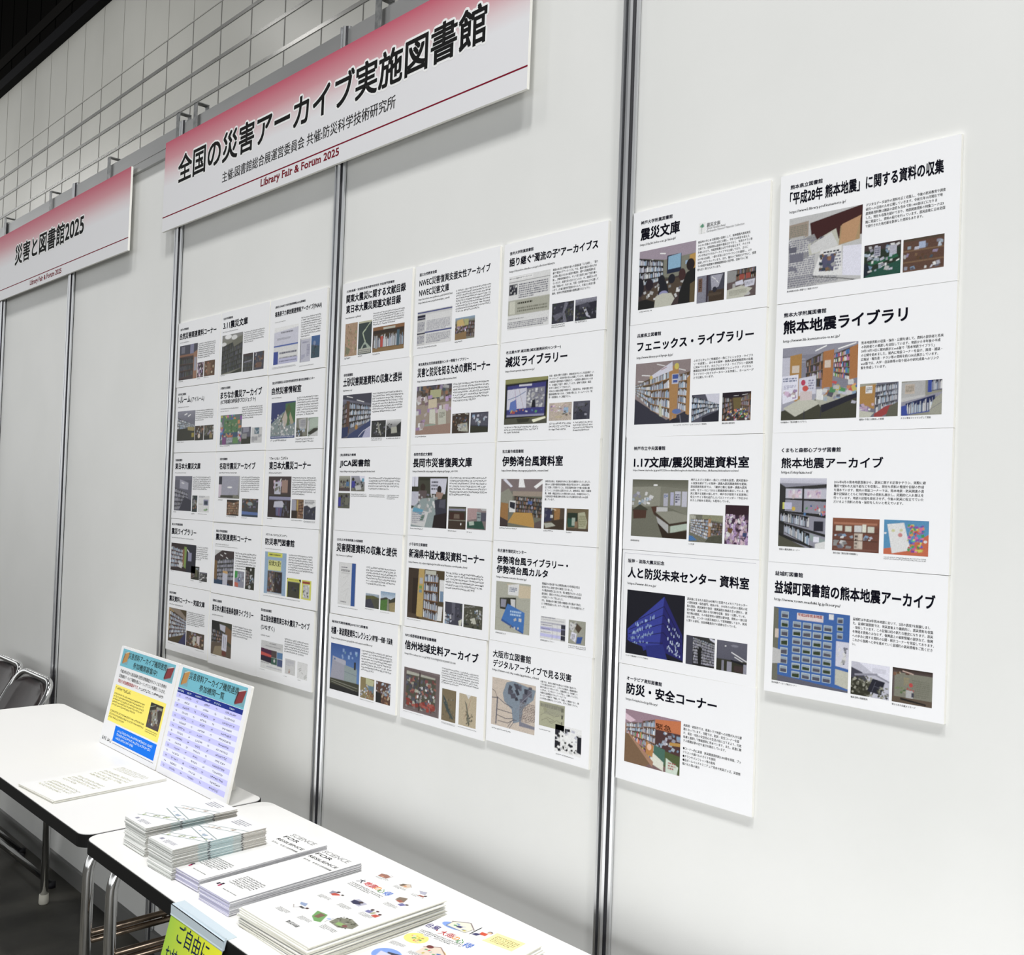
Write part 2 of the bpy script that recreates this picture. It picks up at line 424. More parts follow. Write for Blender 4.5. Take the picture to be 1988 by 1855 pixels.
('w',8,150.2,77.3,269.3,127.4),
('p','L11a',15.8,75.7,145.6,187.5),
('p','L11b',148.4,139.5,191.7,186.6),
('p','L11c',197.9,138.3,269.6,186.1),
('m',1,17.2,189.5,49.7,193.1),
('m',1,150.2,188.9,174.9,191.8),
('m',1,198.2,188.4,230.4,190.9),
],
'L12':[
('s','岩手県立図書館',15.2,18.4,72.4,25.8),
('r','I-ルーム',14.9,29.0,107.3,51.1),
('r','(アイルーム)',112.3,34.9,203.0,52.3),
('q',1,15.9,61.9,98.7,65.7),
('w',6,147.7,77.1,271.2,112.8),
('p','L12a',17.3,77.3,145.6,172.2),
('p','L12b',147.9,127.7,208.2,173.1),
('p','L12c',211.4,127.4,275.7,172.8),
('m',1,19.5,174.3,69.7,178.0),
],
'L13':[
('s','宮城県図書館',15.1,18.7,65.1,26.1),
('t','東日本大震災文庫',14.8,31.7,197.3,52.2),
('q',1,17.3,61.4,98.7,64.9),
('w',7,148.5,74.4,270.8,117.1),
('p','L13a',18.3,73.6,142.7,184.1),
('p','L13b',149.4,134.3,185.0,185.2),
('p','L13c',192.0,134.2,267.8,184.7),
('m',1,15.4,186.9,36.4,190.3),
('m',1,147.7,188.6,171.3,193.5),
('m',1,192.6,189.0,257.0,191.5),
],
'L14':[
('s','東北大学附属図書館',8.5,13.7,87.9,21.1),
('t','震災ライブラリー',8.1,29,187.3,50),
('q',1,10.0,58.3,171.9,61.9),
('w',7,190.7,79.9,272.6,124.1),
('p','L14a',10.7,77.5,190.8,164.7),
('p','L14b',161.0,143.0,218.6,183.7),
('p','L14c',220.5,157.8,272.9,185.8),
('m',1,13.5,165.7,36.2,168.5),
('m',1,160.3,186.7,182.2,189.5),
('m',1,219.0,187.5,238.5,190.4),
],
'L15':[
('s','東松島市図書館',13.0,22.2,63.1,29.6),
('t','震災資料コーナー・笑顔文庫',13.5,35.4,266.2,53.8),
('q',1,15.7,60.3,119.7,64.8),
('w',8,148.3,74.5,270.6,117.8),
('p','L15a',15.7,74.0,143.8,181.7),
('p','L15b',148.3,135.0,272.1,181.7),
('m',1,14.6,187.4,68.6,188.9),
('m',1,211.2,186.7,272.9,188.4),
],
'L21':[
('s','仙台市民図書館',15.4,15.8,74.5,23.2),
('t','3.11震災文庫',15.8,28.9,169.7,52.2),
('q',1,13.8,58.7,113.5,62.2),
('w',6,150.8,71.4,272.8,107.4),
('p','L21a',13.0,71.0,143.5,189.5),
('p','L21b',149.8,138.4,209.8,190.7),
('p','L21c',214.5,138.8,274.2,190.5),
('m',1,10.5,190.7,39.0,193.7),
],
'L22':[
('s','多賀城市立図書館',11.5,15.9,73.1,23.2),
('t','まちなか震災アーカイブ',12.0,29.4,267.0,52.7),
('r','(ICT地域の絆保存プロジェクト)',14.8,54.5,233.0,70),
('q',1,14.8,80.5,130.8,84.4),
('q',1,15.8,88.6,69.1,91.1),
('w',6,153.2,80.7,275.9,118.0),
('p','L22a',19.4,102.0,153.9,190.7),
('p','L22b',154.4,141.8,211.1,190.7),
('p','L22c',215.5,144.4,277.4,188.8),
('m',1,21.9,192.0,87.2,195.6),
],
'L23':[
('s','名取市図書館',26.4,17.9,75.1,25.3),
('t','名取市震災アーカイブ',25.7,32.2,247.9,52.9),
('q',1,25.3,59.8,138.8,64.7),
('w',8,167.0,73.1,276.0,119.4),
('p','L23a',26.2,72.0,158.8,138.5),
('p','L23b',82.8,142.5,158.3,188.7),
('p','L23c',176.6,137.1,272.9,189.2),
('m',1,25.3,142.2,57.7,145.4),
('m',1,83.5,190.1,144.4,193.4),
('m',1,174.3,191.4,211.8,194.2),
],
'L24':[
('s','福島大学附属図書館',19.5,20.2,92.3,27.6),
('t','震災関連資料コーナー',18.7,31.5,239.9,51.5),
('q',1,17.7,61.3,102.9,65.2),
('q',1,18.2,68.0,162.2,70.7),
('w',7,147.5,80.8,272.0,132.1),
('p','L24a',17.4,80.6,139.6,181.7),
('p','L24b',148.5,134.9,205.5,181.8),
('p','L24c',213.2,119.4,266.0,183.2),
],
'L25':[
('s','福島県立図書館',17.3,16.4,76.1,23.8),
('t','東日本大震災福島県復興ライブラリー',15.7,32.0,271.4,51.8),
('q',1,16.9,60.5,90.5,64.7),
('w',5,150.8,81.0,268.7,114.8),
('p','L25a',17.6,79.9,145.6,180.6),
('m',1,20.6,182.5,55.3,185.5),
],
'L31':[
('s','(国研)日本原子力研究開発機構(JAEA)図書館',26.6,17.8,188.4,25.2),
('t','福島原子力事故関連情報アーカイブ(FNAA)',26.0,33.9,272.0,51.2),
('q',1,27.6,62.8,89.8,65.5),
('w',9,170.5,63.9,272.8,120.8),
('p','L31a',26.5,79.9,157.3,183.6),
('p','L31b',170.2,123.0,222.8,188.1),
('p','L31c',226.5,122.1,269.3,181.1),
('m',2,21.9,190.1,150.5,195.8),
('m',1,169.0,196.8,244.4,199.2),
],
'L32':[
('s','国立研究開発法人防災科学技術研究所 総合防災情報センター',21.3,19.0,244.7,26.4),
('t','自然災害情報室',19.4,35.5,178.7,55.8),
('q',1,21.4,63.0,77.1,66.9),
('w',8,158.8,68.3,268.8,120.8),
('p','L32a',21.5,78.3,152.3,178.8),
('p','L32b',160.1,126.6,217.7,176.5),
('p','L32c',220.4,127.3,270.6,177.2),
('m',1,23.8,180.6,111.2,186.6),
('m',2,158.6,180.2,249.7,193.1),
],
'L33':[
('q',1,21.6,17.4,124.4,26.1),
('t','東日本大震災コーナー',21.7,30.9,243.7,53.7),
('q',1,21.7,59.5,91.7,64.6),
('w',8,151.6,73.3,274.0,123.1),
('p','L33a',22.8,72.3,146.1,185.2),
('p','L33b',152.7,133.8,214.4,184.9),
('p','L33c',215.9,133.6,275.1,185.8),
('m',1,21.6,187.4,51.4,190.8),
('m',1,152.3,188.6,209.3,191.6),
('m',2,217.7,189.4,275.9,194.9),
],
'L34':[
('q',1,21.2,19.3,137.9,25.6),
('t','防災専門図書館',19.7,32.5,178.2,51.7),
('q',1,21.0,60.8,112.5,63.0),
('w',8,150.6,70.5,277.1,122.5),
('p','L34a',21.8,70.3,139.3,186.0),
('x','安政大変!','221',44.8,93.0,110.6,108.2),
('p','L34b',146.9,134.9,218.6,186.0),
('p','L34c',223.0,135.1,271.4,185.9),
('m',1,18.0,191.0,221.8,193.6),
],
'L35':[
('s','国立国会図書館',16.9,17.4,75.3,24.8),
('t','国立国会図書館東日本大震災アーカイブ',17.4,33.5,276.1,51.8),
('r','(ひなぎく)',19.8,61.0,95.6,76.8),
('q',1,19.8,88.2,74.0,92.6),
('w',6,151.7,84.5,276.3,123.5),
('p','L35a',25.3,104.7,144.2,181.1),
('p','L35b',159.0,138.9,211.6,179.4),
('p','L35c',222.8,139.4,273.4,182.9),
('m',1,21.9,184.5,52.1,185.9),
('m',1,153.7,186.0,171.0,187.8),
('m',1,226.6,186.1,241.9,188.2),
],
'B1':[
('f','7bc',18,7,400,60),
('p','BKo',30,13,72,52),
('p','BKr',340,15,396,56),
('x','災害資料アーカイブ機関連携','221',67,13,345,32),
('x','参加機関募集中!','221',115,37,292,55),
('x','平成29年4月から防災科研 自然災害情報室がホストとなり各地の','111',32,68,372,79),
('x','災害資料アーカイブ機関を結ぶメーリングリストを運用しています。','111',32,83,372,94),
('x','現在も参加機関募集中です。','a22',33,98,190,109),
('q',1,195,98,372,108),
('f','fe7',23,117,396,226),
('q',1,29,121,147,131),
('w',5,28,139,262,180),
('w',3,26,191,290,218),
('p','B1a',298,128,384,198),
('m',2,300,202,385,213),
('f','17e',94,231,396,276),
('y',3,115,238,370,270),
('q',1,15,271,86,284),
('f','446',100,281.5,398,282.6),
],
'B2':[
('f','7bc',18,6,403,61),
('p','BKo',27,12,70,54),
('p','BKr',348,14,400,56),
('x','災害資料アーカイブ機関連携','221',70,12,360,32),
('x','参加機関一覧','221',142,36,290,54),
('f','238',18,62,403,74.5),
],
'S3':[
('x','SCIENCE','999',4.6,10.7,93.8,24.5),
('x','FOR','333',3.9,29.8,58.8,40.7),
('x','RESILIENCE','111',5.8,49.9,104,58.6),
('x','生きる、を支える科学技術','333',10.4,68.3,107.2,74.2),
('m',7,21.8,206.2,92.1,249.6),
('x','防災科研','555',46.5,271.8,94.9,274.3),
],
'S5':[
('p','S5a',33.5,2.0,67.5,26.0),
('p','S5b',101.0,2.0,133.0,26.0),
('p','S5c',153.4,2.0,189.4,30.0),
('p','S5d',44.4,122.2,80.4,148.2),
('p','S5e',104.2,116.1,144.2,142.1),
('p','S5f',152.2,49.3,198.2,83.3),
('p','S5g',49.0,198.7,89.0,228.7),
('p','S5h',104.5,200.5,154.5,234.5),
('p','S5i',161.4,121.5,201.4,147.5),
('p','S5j',153.5,177.8,213.5,219.8),
('x','大','223',34.7,54.3,51.7,71.3),
('x','地震','c22',54.2,53.5,88.2,70.5),
('x','の','e92',86.3,54.5,101.3,69.5),
('x','心','383',99.9,55.7,115.9,71.7),
('x','得','26c',117.3,54.2,135.3,72.2),
('w',3,34.1,76.4,134.1,92.4),
('m',4,46.2,155.2,80.2,167.2),
('m',4,105.4,152.1,139.4,164.1),
('m',4,156.4,86.4,190.4,98.4),
('m',4,45.6,242.0,79.6,254.0),
('m',4,105.8,235.0,139.8,247.0),
('m',4,162.9,225.4,202.9,239.4),
('m',4,162.6,145.7,196.6,157.7),
('m',3,41.5,20.6,75.5,30.6),
('m',3,101.9,24.6,135.9,34.6),
('m',3,155.6,24.0,189.6,34.0),
('x','防災科研','333',108.8,261.7,142.8,270.7),
],
'S6':[
('p','S6a',16.7,7.0,86.7,55.0),
('p','S6b',84.3,12.7,120.3,46.7),
('f','fea',118.3,11.8,184.3,51.8),
('x','台風','327',2.0,57.3,32.0,74.3),
('x','・大雨','b33',29.8,64.3,71.8,81.3),
('x','の','e92',72.0,68.3,86.0,82.3),
('x','心','383',84.8,70.9,100.8,86.9),
('x','得','26c',104.6,73.2,122.6,91.2),
('w',3,9.7,86.0,109.7,102.0),
('w',5,127.8,20.0,179.8,46.0),
('p','S6c',2.0,97.2,54.0,141.2),
('p','S6d',54.5,115.4,114.5,161.4),
('p','S6e',4.0,174.6,64.0,220.6),
('m',4,2.0,151.2,36.0,163.2),
('m',4,52.0,158.4,86.0,170.4),
],
'YS':[
('x','ご自由に','124',42,9,166,42),
('x','お持ちください','124',14,54,196,88),
],
'G1':[
('T','全国の災害アーカイブ実施図書館','111',107,67,1651,160),
('x','主催:図書館総合展運営委員会 共催:防災科学技術研究所','222',425,187,1321,220),
('L','Library Fair & Forum 2025','712',668,258,1079,287),
('f','702',0,250.2,1787,254),
],
'G2':[
('T','災害と図書館2025','111',494,78,1341,168),
('L','Library Fair & Forum 2025','712',718,263,1109,291),
('f','702',0,252,1787,255.6),
],
}
PICS={
'R11a':
'f 554;p a9a 0 0 100 0 100 45 45 45 45 22 0 12;p 887 45 22 100 20 100 55 45 52;l fff 1.5 38 10 48 12;l fff 1.5 15 18 26 19;b 0 12 62 44 24 58 4 w 321;r 51 16 76 42 124;p 8bd 53 18 75 16 75 39 53 40;p 124 51 40 76 39 76 46 51 47;r 83 30 93 36 9bd;p c93 90 22 100 20 100 45 90 45;p 433 0 60 100 50 100 100 0 100;p 543 5 80 40 58 80 55 85 70 60 90 20 98;k 10 60 80 88 26 7 n;e 3 62 7 16 112;e 20 60 7 10 212;e 42 56 6 9 112;p 112 36 80 40 58 50 58 56 80;e 60 56 6 8 112;e 78 52 6 10 422;e 92 38 7 10 211;p 111 74 80 86 50 100 44 100 100 72 100;p 653 92 70 100 66 100 100 92 100;e 46 80 8 6 99c;p ccb 30 100 32 82 44 78 60 80 66 90 60 100;p 111 0 86 14 84 30 90 30 100 0 100',
'R11b':
'g aab 778;p 889 0 0 35 0 35 100 0 100;r 5 10 20 60 754;t 8 15 17 55 5 321;r 35 0 42 100 323;r 42 0 100 70 445;p aab 50 5 95 5 80 50 55 60;l fff 2 55 10 70 22;l fff 1.5 72 26 80 36;r 44 60 100 100 432;r 42 70 90 80 543;e 66 58 8 10 223;n 12',
'R11c':
'f 766;b 30 0 40 100 -5 40 2 m 222;p 999 0 0 32 5 32 40 0 50;r 44 20 60 40 a43;r 66 18 82 38 a43;p 655 0 45 100 35 100 100 0 100;k 0 40 95 95 14 20 n;p ccb 0 70 50 60 90 75 60 100 0 100;t 10 72 70 92 5 998;p dde 30 45 55 40 60 55 32 58;p dde 60 45 98 42 95 65 65 68;t 64 48 92 62 4 889',
'R11d':
'f fff;l 263 4 45 100 48 45 40 25;p 8b9 20 30 45 20 50 48 30 44;p 6a8 50 48 55 10 75 20 85 40 65 50;p 497 40 30 55 8 60 40 50 50',
'R12a':
'g ccd 988 0 30;p 988 0 0 100 0 100 30 0 40;l fff 1.2 12 20 28 22;l fff 1.2 5 30 18 31;l fff 1 40 4 55 8;l fff 1 78 14 92 18;p 334 0 58 60 95 100 80 100 100 0 100;b 0 36 50 32 25 78 5 w b96;b 30 26 78 66 12 94 5 w b84;b 80 24 78 100 20 86 5 w b84;p b84 62 10 80 8 78 92 66 98;p b84 95 30 100 25 100 90 94 86;p dde 30 22 68 2 69 16 32 27;l a66 1 48 14 58 10;e 76 10 4 5 dc4;e 30 25 3 3 db4;r 68 22 80 38 ccd;r 69 23 79 30 35a;r 70 32 78 36 35a;p cca 46 70 50 68 52 90 47 88;p 334 60 98 78 92 100 88 100 100 60 100;e 78 82 8 4 57b;l aab .7 72 88 70 100;l aab .7 84 88 86 100;e 76 97 8 4 223',
'R12b':
'f 556;b 0 5 100 60 25 70 4 w 223;b 60 22 70 100 30 60 3 w 334;p dde 50 0 100 0 100 40 60 25;p 223 40 85 100 62 100 100 40 100',
'R12c':
'f 433;r 0 0 100 20 212;l ddd 1.5 40 14 58 13;l ddd 1.5 70 12 90 10;p 763 38 20 70 20 66 60 42 60;b 0 15 100 36 22 70 4 m 543;b 66 22 70 100 5 100 4 m a75;k 15 60 90 98 60 8 c;k 20 62 85 98 40 6 k',
'R13a':
'g 665 887 0 20;p 998 0 14 52 12 52 50 0 60;p 887 52 12 100 16 100 60 52 48;e 43 10 4 1.5 fff;p 776 0 50 60 45 100 60 100 100 0 100;k 2 22 40 44 16 8 w;r 58 24 66 46 bbc;r 70 22 76 44 bbd;r 78 20 88 44 ccd;r 90 20 99 46 ccd;t 59 26 65 32 3 36a;t 79 24 87 40 4 446;p 443 2 54 16 44 30 52 30 54 2 56;p 532 3 54 28 54 27 68 4 70;p 532 36 48 48 46 52 50 42 62;r 46 48 66 56 ccc;p 998 44 56 76 54 100 60 100 72 70 76;p 432 43 56 70 76 100 70 100 74 70 80 43 62;p bbb 46 64 68 78 68 92 50 78;p bcb 72 80 100 74 100 84 72 92;p 321 48 74 68 92 100 86 100 100 58 100',
'R13b':
'f 776;l ffe 1.5 60 6 90 8;p 997 40 0 100 0 100 25 40 15;p bba 0 0 20 5 20 30 0 35;b 5 18 66 60 16 92 6 w a85;p b85 58 15 66 14 66 94 58 94;b 66 25 75 100 30 70 5 m 764;p 554 60 80 100 70 100 100 50 100;p 37b 0 78 12 80 26 95 0 98;r 60 30 70 42 ccc;n 12',
'R13c':
'g 101 424 0 40;p 312 0 0 100 0 100 24 0 30;k 0 26 100 100 110 12 q;k 0 60 100 100 24 16 q;p 752 12 58 36 62 30 74 14 70;l 223 2 60 82 70 98;l 223 2 50 86 92 84;r 78 70 96 80 347;n 16',
'R14a':
'f 112;p 129 25 96 3 78 8 58 66 5 70 88 50 84;p 23a 66 5 3 62 4 80 60 92;p 117 66 5 98 60 100 98 60 88;l 001 .8 6 55 66 20;l 001 .8 6 63 66 33;l 001 .8 5 70 66 46;l 001 .8 5 77 66 60;l 001 .8 10 83 66 76;l 001 .8 66 20 97 66;l 001 .8 66 33 97 74;l 001 .8 66 46 97 80;l 001 .8 66 60 97 88;d acf 22 1.2 4 14 56 50 38 2;d acf 24 1.2 4 10 68 46 50 2;d 9be 24 1.2 4 8 76 52 62 3;d 9be 14 1.2 3 10 82 40 80 2;d cdf 12 1.2 4 72 38 94 66 2;d cdf 12 1.5 4 72 52 94 78 3;d cdf 10 1.5 4 72 66 92 86 3;d cdf 14 1.5 3 72 80 96 96 3;p 128 36 84 66 78 74 100 40 100;p 112 0 80 30 86 36 100 0 100',
'R14b':
'f 333;p 445 0 0 25 0 25 100 0 100;b 25 5 60 100 20 75 7 w 333;r 25 55 100 100 222;b 27 10 95 100 25 95 8 h 333;p 111 44 100 42 50 36 40 40 38 46 48 52 36 58 40 55 60 56 100;e 50 42 5 6 111;p dde 80 0 100 5 100 15 85 8',
'R14c':
'g 667 556;l fff 2.5 50 36 100 60;l fff 2 60 50 100 68;e 30 18 3 2 fff;e 60 14 12 4 889;r 0 62 100 100 332;p 112 48 60 100 68 100 76 50 66;r 18 66 26 100 889;r 36 68 52 100 99a;r 60 78 90 98 433;r 90 70 100 100 99a',
'R15a':
'g cab 866 0 25;p a89 0 0 100 0 100 20 0 28;p ecd 0 8 20 18 10 24 0 20;p a75 0 26 8 44 45 92 0 100;b 3 26 58 58 14 60 4 w b86;b 6 40 60 60 34 96 3 c b86;p 855 32 16 58 12 56 80 34 60;b 34 16 60 58 8 70 4 w b86;p d73 55 8 100 2 100 26 56 26;r 56 26 100 66 533;k 58 28 98 62 22 7 w;p c93 82 44 100 42 100 48 82 50;p 563 55 60 100 66 100 100 60 86;p 476 54 56 74 60 74 88 54 84;p eed 52 70 72 84 72 100 46 90;p ded 76 74 98 86 96 100 76 100;t 80 80 94 94 3 b55;p c83 40 52 54 58 52 80 40 76;e 46 62 4 6 fca;p 864 0 46 8 46 48 92 40 100 0 100;p b86 6 46 10 46 54 88 52 98',
'R21a':
'f ccc;p 411 30 12 100 0 100 40 34 42;p a98 0 10 28 8 28 30 0 34;t 2 12 26 30 7 887;k 0 30 40 95 14 22 n;t 1 32 38 98 22 889;r 2 52 22 64 778;r 1 42 12 50 667;t 0 84 70 100 10 778;p ccb 28 42 66 26 72 50 30 58;t 32 36 64 50 6 889;r 44 34 56 38 667;p ddd 30 44 60 30 70 50 34 56;p b96 72 24 98 14 98 46 70 50;p c96 74 22 99 14 92 46 72 48;p eee 36 86 46 54 74 50 76 92;p eef 76 52 100 54 100 96 76 92;p 557 44 82 50 60 66 60 64 84;k 46 60 66 82 18 6 m;t 66 58 74 84 6 889;t 50 55 72 59 1 223;l 444 1 36 88 76 96 100 102',
'R21b':
'f 232;r 0 0 100 20 433;k 0 8 100 45 20 12 w;k 5 45 95 92 16 14 w;p 154 0 88 100 60 100 100 0 100;p 123 0 60 10 55 20 90 0 100;r 28 10 46 40 bbc;t 30 12 44 38 4 446;r 70 12 90 46 bbc;p 164 10 56 90 40 95 50 20 66;k 8 40 90 85 12 13 w;n 10',
'R21c':
'f 643;r 0 0 100 8 543;r 0 36 100 40 864;r 0 70 100 74 864;r 0 97 100 100 754;k 4 16 96 34 9 13 w;k 4 46 96 66 9 13 m;k 6 80 96 95 8 12 w;r 40 14 56 34 abd;n 8',
'R22a':
'g ccd aab 0 15;p 99a 0 0 100 0 100 10 0 16;l fff 1.5 45 8 60 2;l fff 1.5 75 8 98 2;r 0 12 100 60 889;l bbc .7 0 14 32 18;l bbc .7 0 19 32 22;r 0 14 12 46 ccd;p b83 11 12 27 10 27 80 11 70;b 33 20 55 57 10 58 4 m 876;p b73 56 10 70 8 68 70 55 74;b 70 14 44 94 6 52 5 c 976;p b73 90 8 100 4 100 48 90 50;r 58 22 66 32 dcb;r 14 26 24 36 dcb;p 443 0 88 40 76 100 58 100 100 0 100;p eef 0 40 23 38 23 72 2 78;t 2 42 21 48 2 458;t 3 52 20 58 3 aac;k 3 60 20 70 10 6 q;p dde 24 44 47 41 47 66 24 68;e 30 50 3 4 c25;e 33 58 4 4 d43;t 37 46 45 60 4 88a;p ccb 3 84 30 70 56 78 20 96;p bba 46 72 100 58 100 66 54 84;k 48 60 98 80 20 8 w;k 66 52 98 64 14 8 c;r 48 60 56 74 eee;p 223 54 82 100 68 100 74 56 92;l 334 1 32 88 32 100;l 334 1 55 84 54 98;r 26 62 42 74 dcc',
'R22b':
'f 778;p aa9 0 0 45 0 45 30 0 20;p b83 0 10 42 4 40 78 0 60;r 16 8 34 30 eee;t 18 12 32 26 3 445;b 42 8 50 98 2 40 2 w 889;b 42 40 92 98 36 70 2 w 889;p a33 40 92 70 70 98 64 98 80 60 100 40 100;k 0 62 40 96 12 12 q;p ccb 0 80 40 88 30 100 0 100;p 665 80 70 100 60 100 100 70 100',
'R22c':
'f 998;p bbb 0 5 60 0 60 50 0 60;r 10 10 34 38 cba;t 12 14 32 34 5 776;p 99a 0 60 100 36 100 46 0 74;b 68 0 34 100 -4 30 1 w 336;r 66 0 76 36 24a;p ccc 0 50 60 42 60 48 0 62;b 12 66 100 84 44 90 1 w 24a;p 24a 0 74 14 70 18 100 2 100;p aa9 80 60 100 40 100 100 70 98;l 778 1 70 88 100 66',
'R23a':
'g dde bbc 0 15;r 0 8 100 100 99a;p 333 0 8 14 14 100 9 100 14 14 20 12 88 0 80;r 14 16 100 30 ccd;r 50 12 54 50 222;p 222 12 30 100 30 100 34 12 32;r 20 19 46 29 dcd;k 20 19 46 29 8 7 q;r 60 18 90 29 dcd;k 62 19 88 28 8 7 q;p 222 0 48 100 52 100 57 0 50;r 8 36 28 46 dd5;r 12 36 28 46 cce;e 32 45 4 3 db2;k 56 40 98 54 14 5 c;p 222 0 64 100 80 100 84 0 67;b 4 50 64 66 56 72 1 w 222;r 76 62 96 76 223;p 222 0 80 80 99 70 100 0 86;b 14 66 80 68 80 98 1 w 222;p 554 0 84 60 100 0 100;p 9aa 68 80 100 88 100 94 70 90;r 76 84 88 92 eef;p eee 80 94 100 90 100 100 80 100',
'R23b':
'f 743;r 0 0 100 12 953;r 35 3 66 13 334;g 953 743 12 30;r 4 14 96 20 b75;r 8 24 22 40 ddc;r 28 25 42 42 ddc;r 48 22 64 42 ddd;r 65 18 73 42 eed;r 76 24 90 42 ddc;l 532 1.5 2 45 98 44;k 4 50 44 60 6 10 w;r 48 46 66 94 cba;t 50 50 56 92 4 311;r 58 46 66 90 dcb;k 70 52 92 66 5 11 w;l 532 1.5 2 67 98 68;k 4 70 44 92 8 14 n;r 5 93 96 97 854',
'R23c':
'f 49c;p d63 0 86 60 70 100 40 100 100 0 100;p eee 8 14 46 8 62 86 20 98;e 22 32 4 4 dd9;e 40 30 4 4 dda;e 38 44 5 6 d88;k 56 14 90 90 90 9 v;e 4 40 3 3 eee;e 94 60 4 4 eee',
'R24a':
'f 26b;p 776 0 0 7 2 8 100 0 100;p 667 8 92 100 98 100 100 8 100;i 10 4 22 90 1 7;i 26 16 80 94 4 7;i 84 4 93 34 1 3;r 32 5 67 14 edd;p dde 84 36 100 36 100 70 84 68;k 86 44 98 66 12 5 n;p ccb 84 72 100 74 100 96 84 92;p ccc 0 56 12 58 12 76 0 78;r 3 30 8 42 dcb;r 74 2 80 9 eee',
'R24b':
'f ccd;p eef 20 0 100 0 100 50 60 30;p 445 0 18 30 30 50 60 0 60;p 332 0 50 60 60 50 100 0 100;k 0 40 60 100 70 8 g;l 99a 5 10 40 70 30;l 99a 4 60 30 100 48;p 223 58 44 90 50 80 90 44 84;l 667 1 66 52 56 86;l 667 1 62 66 84 72;k 70 66 100 100 24 7 g;r 56 12 92 26 dde',
'R24c':
'g 321 655 0 20;r 6 14 100 86 887;k 4 12 20 24 3 9 o;r 34 10 44 18 643;l ecb 2 26 8 54 14;t 50 30 94 80 9 776;t 30 26 44 50 6 a96;e 48 46 5 6 c33;e 40 58 2.5 3 b44;e 47 60 2.5 3 b44;e 54 62 2.5 3 b44;r 36 62 54 84 bbb;r 50 68 56 80 445;k 8 56 34 74 8 7 l;p 111 20 86 84 96 82 100 22 92;r 0 84 100 100 654;p 111 22 86 86 94 86 98 22 92',
'M31a':
'f eee;r 0 2 60 8 fff;l 223 .7 0 12 100 12;r 2 16 22 36 223;k 4 18 20 34 10 5 n;t 26 16 96 44 7 667;p bba 0 46 100 46 100 74 0 74;r 4 48 18 72 ddc;t 24 50 60 56 1 332;t 24 60 96 70 2 776;t 0 80 40 82 1 223;t 0 86 98 98 4 667',
'M31b':
'f 334;k 0 0 100 100 50 14 k;p 778 60 0 75 10 60 50 70 100 55 100 50 50;p 667 5 60 40 50 60 60 20 90;n 20',
'M31c':
'g 99a 667 0 30;p 223 0 30 100 20 100 100 0 100;p 445 20 30 60 20 70 40 20 50;p ccd 35 40 50 45 60 70 75 95 55 85 45 60;k 0 40 100 100 24 12 k;n 16',
'M32a':
'f 773;r 0 0 100 10 995;p 112 2 12 100 8 98 86 2 88;p 338 6 16 96 12 94 82 6 84;p dde 6 24 52 22 52 66 6 68;p 889 52 24 94 22 94 66 52 66;k 54 26 92 64 60 6 n;p 57c 14 52 28 46 30 72 12 72;l 36a 1 8 46 30 40 50 30;l a6a .7 24 24 30 66;l a88 .6 34 24 46 66;p 112 66 50 72 48 74 66 64 66;r 34 14 64 18 dde;r 18 70 26 77 b43;k 12 69 92 78 10 6 c;r 6 80 94 84 99b;r 0 88 100 100 554;p 332 30 88 62 88 58 96 34 98;p ffd 66 92 96 86 98 90 70 98',
'M32b':
'f cba;k 2 10 98 55 26 12 q;p dcb 20 0 70 0 60 20 30 24;e 46 82 18 8 cb9;r 66 30 86 60 9bd;k 60 50 98 75 10 10 m;n 14',
'M32c':
'g 556 445;k 10 15 90 85 34 12 k;r 20 60 80 98 334;r 70 70 84 80 aab;r 30 12 70 30 667;n 12',
'M33a':
'g 99a 776 0 30;p 877 0 0 100 0 100 30 34 24 0 34;p eef 5 2 25 18 30 16 12 0;p fff 45 0 55 0 60 18 44 18;p fff 80 16 100 2 100 10 86 20;p 998 0 30 20 20 30 34 30 62 0 60;r 30 26 100 36 a98;b 34 36 76 100 40 80 5 m 543;r 68 46 78 52 46a;p a73 2 50 20 52 20 90 0 92;r 23 46 38 70 eee;p 223 24 48 37 50 36 64 24 60;p c93 35 70 78 70 86 100 20 92;p 433 0 80 20 88 20 100 0 100;p 655 84 90 100 84 100 100 84 100',
'M33b':
'f 543;p 335 0 0 40 10 40 60 0 70;k 2 8 44 55 6 14 w;p a73 50 0 80 5 78 60 52 60;p 432 40 60 100 50 100 100 30 100;p bba 0 74 40 70 60 84 10 96;l fec 2 36 4 60 12;n 10',
'M33c':
'f 764;r 5 20 52 70 232;p 254 6 44 40 50 40 84 8 86;r 26 42 42 78 aba;p bb9 54 20 84 14 96 60 90 90 58 92;t 58 30 90 84 7 885;p 975 40 60 52 58 52 84 40 86;r 0 90 100 100 543',
'M34a':
'f bba;l aa9 .6 0 30 100 34;l aa9 .6 0 50 100 55;l aa9 .6 0 75 100 80;p dca 30 4 100 4 100 28 70 30;p eee 36 6 68 2 66 26 36 26;t 40 10 62 20 3 679;p 332 12 34 60 30 60 58 14 56;p 99a 16 36 32 36 30 52 16 52;p ddd 44 34 58 34 58 50 46 48;p 27c 36 44 86 58 84 98 20 76;p 15a 20 76 84 98 82 100 18 80;t 44 56 76 68 2 bdf;k 24 72 78 92 5 9 n',
'M34b':
'f eee;t 4 2 60 8 1 557;t 4 12 96 18 1 99a;r 0 26 100 32 bbc;r 0 48 100 62 bbe;r 0 78 100 92 ccf;l 99a .8 0 26 0 100;l 99a .8 50 26 50 100;l 99a .8 68 26 68 100;r 84 28 100 48 334;r 84 50 100 74 445;r 84 76 100 98 334;t 4 36 46 42 1 668;t 4 54 40 58 1 557;t 4 70 44 74 1 668',
'M34c':
